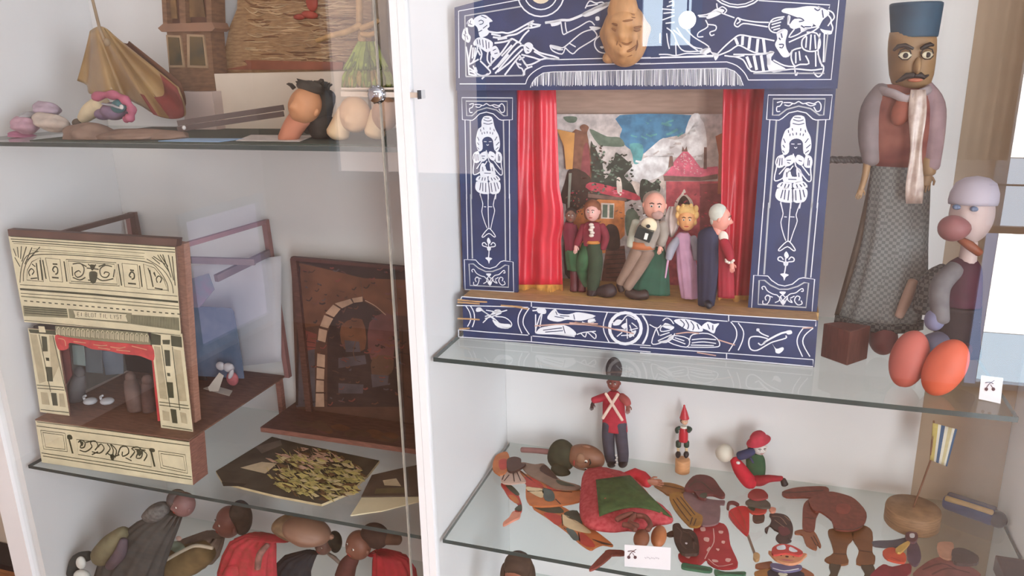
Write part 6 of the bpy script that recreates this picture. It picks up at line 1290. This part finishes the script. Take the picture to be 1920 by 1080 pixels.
# back screen, blue drop and side flat
pB = wallplane(.350); m = MB(); g = [[onY(352+j*(175)/10.,500+i*22+ (j*(-2)),.375-.10*(1-j/10.)**2*0+.012*math.sin(j*.6)) for j in range(11)] for i in range(10)]
m.sheet(g,.001); m.build('back_screen',M('screen_white',(206,206,214),.7,.05,10),tt)
m = MB(); m.board(wallplane(.30),Q(*e_,"60,410 330,425 350,450 410,800 420,900 80,880"),.003,0); m.build('blue_drop',M('drop_blue',(86,108,136),.6,.14,24,rgb2=(110,124,148)),tt)
m = MB(); m.board(wallplane(.29),Q(*e_,"20,240 180,190 220,300 120,420 30,420"),.003,0); m.build('sky_flat',M('flat_mauve',(164,140,164),.7,.15,24,rgb2=(132,150,168)),tt)
# what stands inside the opening
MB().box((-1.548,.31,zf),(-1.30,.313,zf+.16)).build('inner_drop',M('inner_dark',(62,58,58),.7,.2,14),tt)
MB().box((-1.552,.075,zf),(-1.549,.385,zf+.20)).build('side_wall',M('side_wall_grey',(112,112,108),.5,.2,10),tt)
for Yq,q,c2 in ((.135,"470,165 545,170 555,300 480,290",(150,166,162)),(.20,"660,200 800,210 805,350 690,360",(140,152,166)),(.17,"550,180 660,195 670,350 560,340",(116,124,130))):
    m = MB(); m.board(wallplane(Yq),Q(*d_,q),.002,0); m.build('mirror_flat',M('mirror_%d'%c2[0],c2,.25,.15,12),tt)
s = Stage(*d_,.125); k = s.k(500,500)
for pts,rr,c2 in (([(520,370),(505,450),(500,590)],[36,52,40],(92,90,90)),([(850,400),(870,470),(900,600)],[40,54,60],(104,84,78)),([(960,420),(965,520),(980,620)],[34,40,44],(96,74,70))):
    m = MB(); s.limb(pts,rr,0,12,1,m); s.blob(pts[0][0],pts[0][1]-30,32,32,36,None,0,0,m)
    for v in m.v: v.z = max(v.z, zf)
    m.build('stage_figure',M('stagefig_%d'%c2[0],c2,.7,.25,30),tt)
for x,y in ((590,530),(700,530)):
    m = MB(); s.blob(x,y,44,40,20,None,0,-.03,m); s.limb([(x-30,y,-.03),(x-44,y-26,-.03),(x-30,y-36,-.034)],[9,8,7],0,8,1,m); m.build('swan',M('swan_silver',(176,178,184),.35,.1,30),tt)
# paper figure standing on the stage
t = thing('paper_figure','folded white paper with a red and white painted figure on the theatre floor','paper figure',onZ(418,738,zb+.004))
s = Stage(*e_,onZ(418,738,zb+.004).y); pl = wallplane(s.Y)
m = MB(); m.prism([onZ(381,729,zb+.0042),onZ(430,743,zb+.0042),onZ(436,733,zb+.0042),onZ(398,722,zb+.0042)],(0,0,.001)); m.board(pl,Q(*e_,"180,960 255,860 285,880 250,985 190,985"),.001,0); m.build('paper',M('paper_ivory',(214,204,190),.7,.05,20),t)
m = MB(); s.blob(345,900,44,30,50,None,0,.012,m); m.build('tunic',M('tunic_pink',(178,96,100),.7,.2,50),t)
m = MB(); s.blob(320,825,42,24,34,None,0,.012,m,[((.6,-.4,.6),.3,.4)]); s.blob(265,815,36,20,30,None,0,.012,m); s.blob(335,870,16,16,40,rotm(0,0,30),0,.002,m); m.build('plume',M('plume_white',(198,194,198),.8,.1,40),t)
# ================================================================ dark castle stage
zc = .792; yF = onZ(488,801,zc).y; yP = min(onZ(553,765,zc).y,.375)
t = thing('castle_stage','dark brown model stage with a stone arch and wide wooden base','toy stage',Vector((-.85,.3,ZK)))
dkb = M('castle_wood',(92,62,54),.6,.22,16,stretch=(3,14,14)); rimb = M('castle_rim',(132,88,76),.6,.2,16,stretch=(3,20,20))
x0, x1 = onZ(488,801,zc).x, -.585
m = MB(); m.box((x0,yF,zc-.012),(x1,.398,zc)); o = m.build('base_board',[dkb,rimb],t)
for p in o.data.polygons:
    if p.normal.y < -.5: p.material_index = 1
m = MB(); m.box((x0+.02,yF+.085,ZK),(x1-.01,.39,zc-.0125)); m.build('plinth',M('castle_plinth',(66,46,44),.7,.2,16),t)
r2c = random.Random(8); pc = wallplane(yP); cm = [('castle_ground',(86,60,50)),('castle_dark',(58,44,42)),('castle_brick',(178,146,124)),('castle_brown',(110,72,52)),('castle_rose',(108,70,68)),('castle_slate',(82,76,80)),('castle_redbrick',(122,66,58)),('castle_ochre',(98,72,58))]
cmx = [M(a,c,.65,.22,22) for a,c in cm]
m = MB(); pts = [pc.at(x,y) for x,y in ((546,486),(790,508),(795,850),(556,766))]
pts[2].z = zc+.0004; pts[3].z = zc+.0004; m.prism(pts,(0,.006,0),0)
def ca(q,i,off=.0006,sm=True,w=2): m.art(pc,*e_,q,w,i,off,sm)
ca("790,120 1230,215 1560,235 1560,480 1400,470 1290,400 1220,350 1090,380 1000,440 945,540 790,560 f",3,.0006,False); ca("790,112 1000,120 1560,160 1560,235 1230,222 1000,165 f",1,.0008,False)  # dark wedge along the top is shadow put into the paint
ca("800,560 915,600 905,700 800,720 f",6,.0008,False); ca("785,720 900,700 905,1090 775,1090 f",5,.0007,False)
ca("985,1090 985,600 1030,470 1120,395 1230,380 1320,430 1400,520 1470,700 1480,1090 f",1,.0007,False)
ca("1270,520 1420,470 1430,760 1280,770 f",4,.0010); ca("1290,760 1420,750 1420,860 1300,900 f",7,.0011); ca("1080,540 1220,500 1240,700 1100,700 f",3,.0010); ca("1100,640 1200,650 1210,720 1110,720 f;1060,760 1240,740 1250,800 1060,830 f;1060,930 1230,940 1225,1000 1060,1000 f;1280,870 1400,880 1390,960 1290,960 f",5,.0012,False)
ca("1290,960 1400,940 1400,1040 1280,1030 f;1070,840 1230,850 1230,910 1070,900 f",1,.0014,False)
for i in range(170):
    x_, y_ = r2c.uniform(800,1540), r2c.uniform(150,1080); a2 = r2c.uniform(-.5,.5); ln_ = r2c.uniform(14,46)
    m.stroke(pc,Q(*e_,f"{x_},{y_} {x_+ln_*.5},{y_+6} {x_+math.cos(a2)*ln_},{y_+math.sin(a2)*ln_}"),r2c.uniform(1.2,3.4),r2c.choice([0,1,1,3,5,6,4]),.0015,True)
segs = ["905,1090 965,1090 962,1000 908,1000","908,990 962,990 962,915 912,910","912,900 964,905 966,835 914,825","914,815 968,825 970,740 918,730","920,640 972,655 985,575 930,560","936,545 990,560 1025,495 965,470","972,458 1030,485 1075,430 1025,400","1035,392 1085,425 1160,390 1140,362","1152,358 1165,388 1225,380 1222,346"]
for q in segs: ca(q+" f",2,.0016,False)
ca("1240,372 1310,410 1380,470",2,.0016,True,1.8); ca("800,640 905,660;800,680 905,690;850,600 845,640;1490,560 1500,1090;1440,720 1560,740",1,.0012,True,1.4); ca("795,140 780,1080",1,.0012,False,5)
ca("1210,240 1225,350;1110,420 1090,460;1180,640 1160,720 1180,780",7,.0018,True,2)
m.build('front_panel',cmx,t)
m = MB(); a = pc.at(552,484,.004); m.bar(Vector((a.x,yP-.004,zc+.0005)),a,.016,.012,(0,1,0)); m.build('side_post',dkb,t)
m = MB(); a = pc.at(548,484,.006); b_ = pc.at(800,506,.006); m.bar(a,b_,.012,.008,(0,0,1)); m.build('top_bar',M('castle_bar',(84,54,50),.6,.2,16),t)
m = MB(); r2 = random.Random(4)
pz = shelfplane(zc)
for i in range(16):
    x = r2.uniform(560,735); y = r2.uniform(786,800)+ (x-560)*.15
    m.fill(pz,smooth([(x-r2.uniform(12,26),y),(x,y-5),(x+r2.uniform(10,26),y+3),(x+4,y+8)],3,True),r2.randrange(3),.0004+i*.00004)
m.build('floor_paint',[M('castle_ochre',(0,0,0)),M('castle_rose',(0,0,0)),M('castle_brown',(0,0,0))],t)
# ================================================================ printed sheets in front of it
pk = shelfplane(ZK+.006)
t = thing('printed_sheet','dark printed scenery sheet with a crowd of yellow leaves and figures','printed sheet',onZ(560,890,ZK))
m = MB(); m.board(pk,Q(*f_,"205,455 540,250 700,290 1180,392 1110,480 985,590 835,652 560,600 245,522"),.0055,0,1)
m.build('sheet',[M('sheet_dark',(78,72,60),.6,.25,20),M('sheet_edge',(196,180,142),.7)],t)
m = MB(); m.fill(pk,Q(*f_,"350,435 480,400 570,410 500,470"),0,.0008); m.fill(pk,Q(*f_,"240,520 390,530 370,545 250,545"),1,.0008); m.fill(pk,Q(*f_,"440,310 590,270 600,300 480,350"),2,.0008); m.build('print_patch',[M('patch_pale',(206,188,156),.7),M('patch_dark',(58,52,44),.7),M('patch_grey',(116,106,96),.7)],t)
r2 = random.Random(11); lm = [M('leaf_yellow',(206,190,120),.6,.15,60),M('leaf_olive',(168,158,98),.6,.15,60),M('leaf_pink',(206,168,146),.6,.15,60),M('leaf_brown',(110,84,56),.6,.15,60),M('leaf_cream',(214,196,150),.6,.1,60)]
m = MB()
for i in range(420):
    a = r2.uniform(0,6.283); rr_2 = math.sqrt(r2.random()); x = 800+math.cos(a)*rr_2*285; y = 470+math.sin(a)*rr_2*150+ (x-790)*.10
    up_ = y < 440; ln = r2.uniform(16,46); da = r2.uniform(-.8,.8)+math.pi/2*.4; wd2 = r2.uniform(6,13)
    c0 = (x,y); dx, dy = math.cos(da)*ln, math.sin(da)*ln*.6
    q = [(x-dx,y-dy),(x-dy*.2-wd2*.2,y-wd2),(x+dx,y+dy),(x+dy*.2,y+wd2)]
    P = [pk.at(f_[0][0]+u/f_[1],f_[0][1]+v/f_[1],.001+(i%9)*.0006) for u,v in q]
    m.prism(P,(0,0,-.0006),r2.choice([0,0,1,1,4,3] if not up_ else [2,2,3,4,0,1]))
m.build('crowd_cutout',lm,t)
t = thing('folded_card','folded cream card with a dark picture beside the printed sheet','card',onZ(710,940,ZK))
m = MB(); pq = shelfplane(ZK+.003); m.board(pq,Q(*f_,"1008,718 1075,612 1300,600 1445,595 1440,628 1200,690"),.0026,0); m.build('card',M('card_cream',(222,210,176),.65,.05,20),t)
pq2 = shelfplane(ZK+.0062)
m = MB(); m.board(pq2,Q(*f_,"1072,605 1135,478 1300,440 1445,410 1450,600"),.0028,0); m.fill(pq2,Q(*f_,"1200,510 1280,498 1310,545 1210,540"),1,.0006); m.fill(pq2,Q(*f_,"1160,560 1340,552 1340,585 1150,590"),2,.0006); m.build('picture',[M('pic_dark',(86,72,62),.6,.2,20),M('patch_pale',(0,0,0)),M('pic_olive',(104,94,66),.6,.2,20)],t)
# ================================================================ cloth puppets on the lowest shelf
ZB = Z_BL+.0004; FLOORZ = ZB
g_ = ((130,900),5.4857); h_ = ((440,960),5.3333)
def hp(name,label,o,sc,Yd,hx,hy,hr,skin,yaw,hair,coat,secs,nose=.28,feat=True):
    s = Stage(o[0],1.0,Yd) if False else Stage(o,sc,Yd); k = s.k(hx,hy)
    bx,by,bw = secs[-1]; foot = s.p(bx,by); t = thing(name,label,'hand puppet',Vector((foot.x,Yd,ZB)),'cloth puppets on the lowest shelf')
    if hr:
        face(t,s.p(hx,hy),(hr[0]*k,hr[1]*k,hr[2]*k),rotm(yaw,-6,12),mk3(hair[0]+'_'+str(int(hx)),skin),nose,.2,brow=False,eye=.08,eyes=feat,mouth=feat)
        m = MB(); s.blob(hx+hair[2],hy+hair[3],hr[0]*hair[4],hr[1]*1.0,hr[2]*hair[5],None,0,.006,m,[((-.3,-1,-.4),-.3,.6)],24,16); m.build('hair',M('phair_'+hair[0],hair[1],.9,.2,60),t)
    S4 = [(x,y,w) for x,y,w in secs]; rings = []
    sec = [(s.p(x,y), w*k, w*k*.62, .3+.7*i/len(S4)) for i,(x,y,w) in enumerate(S4)]
    sec.append((Vector((sec[-1][0].x,Yd,ZB+.0005)), sec[-1][1]*1.1, sec[-1][2]*1.1, 1.0))
    sh = (s.p(secs[0][0]*.5+hx*.5, secs[0][1]*.6+hy*.4+ (hr[2]*.4 if hr else 0)), secs[0][2]*k*.45, secs[0][2]*k*.3, .1)
    sec = [sh]+[(a,b,b*.5,f) for a,b,_,f in sec]
    m = MB(); robe(m,sec,0,56,13,.13,hx*.1); m.build('coat',coat,t)
    return s,t,k
s,t,k = hp('hand_puppet','dark grey coated cloth puppet leaning at the left of the lowest shelf',*g_,.085,1180,250,(120,110,130),(128,94,92),-30,('ash',(92,84,84),-70,-30,.9,1.0),M('coat_charcoal',(74,74,72),.9,.16,30),[(1060,330,130),(900,470,250),(760,640,330),(640,860,380),(600,1050,400)])
m = MB(); s.blob(900,330,170,120,90,rotm(0,0,-30),0,-.01,m,[((r_,-.5,.4),.12,.3) for r_ in (-.8,0,.8)],24,16); m.build('fur_collar',M('fur_grey',(104,102,100),.95,.3,120),t)
m = MB(); s.limb([(560,560,-.02),(430,680,-.03),(330,780,-.03)],[90,120,110],0,16,1,m); m.build('sleeve',M('sleeve_khaki',(118,112,88),.9,.18,30),t)
m = MB(); s.limb([(200,780,-.02),(80,820,-.03),(30,960,-.03)],[50,60,56],0,14,1,m); m.build('mitten',M('mitten_black',(52,58,58),.8,.1),t)
m = MB(); s.blob(120,850,50,40,70,rotm(0,0,12),0,-.045,m); s.blob(130,985,90,60,60,None,0,-.045,m); m.build('muff',M('muff_white',(212,212,206),.9,.06,60),t)
m = MB(); s.limb([(560,620,-.04),(520,760,-.05),(420,880,-.05)],[40,60,50],0,12,1,m); m.build('lapel',M('lapel_purple',(92,80,88),.8,.15,30),t)
s,t,k = hp('hand_puppet','cloth puppet with reddish face, grey-brown coat and cream ribbon, leaning back',*g_,.235,1640,430,(150,130,170),(140,92,82),-35,('dusk',(80,70,62),120,-40,.75,1.15),M('coat_greybrown',(128,112,102),.9,.16,30),[(1480,560,140),(1380,640,230),(1250,740,330),(1150,860,380),(1100,1050,420)])
m = MB(); P = smooth([s.p(x,y,-.075) for x,y in ((970,985),(860,900),(1000,820),(1160,730),(1300,675),(1470,700))],4); m.tube([Vector(p) for p in P],[.0045]*len(P),8); m.build('ribbon',M('ribbon_cream',(216,204,182),.7,.05),t)
m = MB(); s.limb([(1400,740,-.032),(1200,840,-.036),(1040,940,-.04)],[120,170,190],0,18,1,m); m.build('apron',M('apron_olive',(132,110,76),.85,.2,24),t)
m = MB(); s.blob(1125,600,34,20,24,None,0,-.05,m); m.build('brooch',M('brooch_pink',(206,170,156),.4),t)
m = MB(); s.blob(1110,690,90,40,60,None,0,-.046,m); m.build('pocket_cloth',M('cloth_mint',(134,148,130),.8,.1,30),t)
s,t,k = hp('hand_puppet','cloth puppet in a bright red print gown with a bowed brown head',*h_,.10,720,190,(250,190,130),(138,104,86),10,('bear',(132,108,84),-160,-30,.8,.9),M('gown_redprint',(196,58,72),.85,.25,50,rgb2=(160,62,60)),[(260,250,170),(180,330,260),(140,480,300),(120,660,330)],.12,False)
m = MB(); s.limb([(60,560,-.02),(-20,600,-.03),(-60,640,-.03)],[70,80,70],0,14,1,m); m.build('sleeve',M('gown_redprint',(0,0,0)),t)
m = MB(); s.limb([(330,330,-.035),(250,430,-.05),(230,560,-.055)],[26,34,30],0,12,1,m); m.build('shawl',M('shawl_taupe',(138,96,88),.85,.3,60),t)
s,t,k = hp('hand_puppet','small cloth puppet in a dark navy jacket in the middle of the lowest shelf',*h_,.24,890,330,(90,80,100),(120,88,78),-10,('soot',(56,58,52),110,-30,.8,1.2),M('jacket_nightblue',(58,60,66),.9,.15,40),[(760,400,80),(640,470,170),(580,560,200),(560,680,220)])
m = MB(); m.tube([s.p(940,420,-.04),s.p(1000,460,-.05),s.p(1060,520,-.05)],[.004,.005,.004],8); m.build('braid',M('braid_grey',(150,138,128),.7),t)
s,t,k = hp('hand_puppet','cloth puppet with a brown face in a deep red robe beside the cabinet post',*h_,.13,1240,330,(140,120,150),(126,82,66),-25,('night',(66,46,40),160,-90,1.1,.9),M('robe_deepred',(164,34,46),.8,.16,40),[(1500,400,110),(1560,440,180),(1590,540,220),(1600,680,230)])
m = MB(); s.limb([(1330,300,.01),(1480,260,.01),(1640,280,.01)],[60,70,50],0,14,1,m); m.build('cap',M('cap_umber',(86,58,44),.85,.2,30),t)
m = MB(); s.limb([(1180,470,-.01),(1130,540,-.014),(1100,640,-.014)],[70,90,100],0,14,1,m); m.build('sleeve',M('sleeve_maroon2',(92,52,48),.85,.2,30),t)
SC.view_settings.view_transform = 'Standard'; SC.view_settings.look = 'None'
SC.view_settings.exposure = EXPO; SC.view_settings.gamma = 1; SC.view_settings.use_curve_mapping = False
SC.cycles.use_denoising = True; SC.cycles.transparent_max_bounces = 24; SC.cycles.max_bounces = 8; SC.cycles.diffuse_bounces = 5
SC.cycles.sample_clamp_indirect = 6
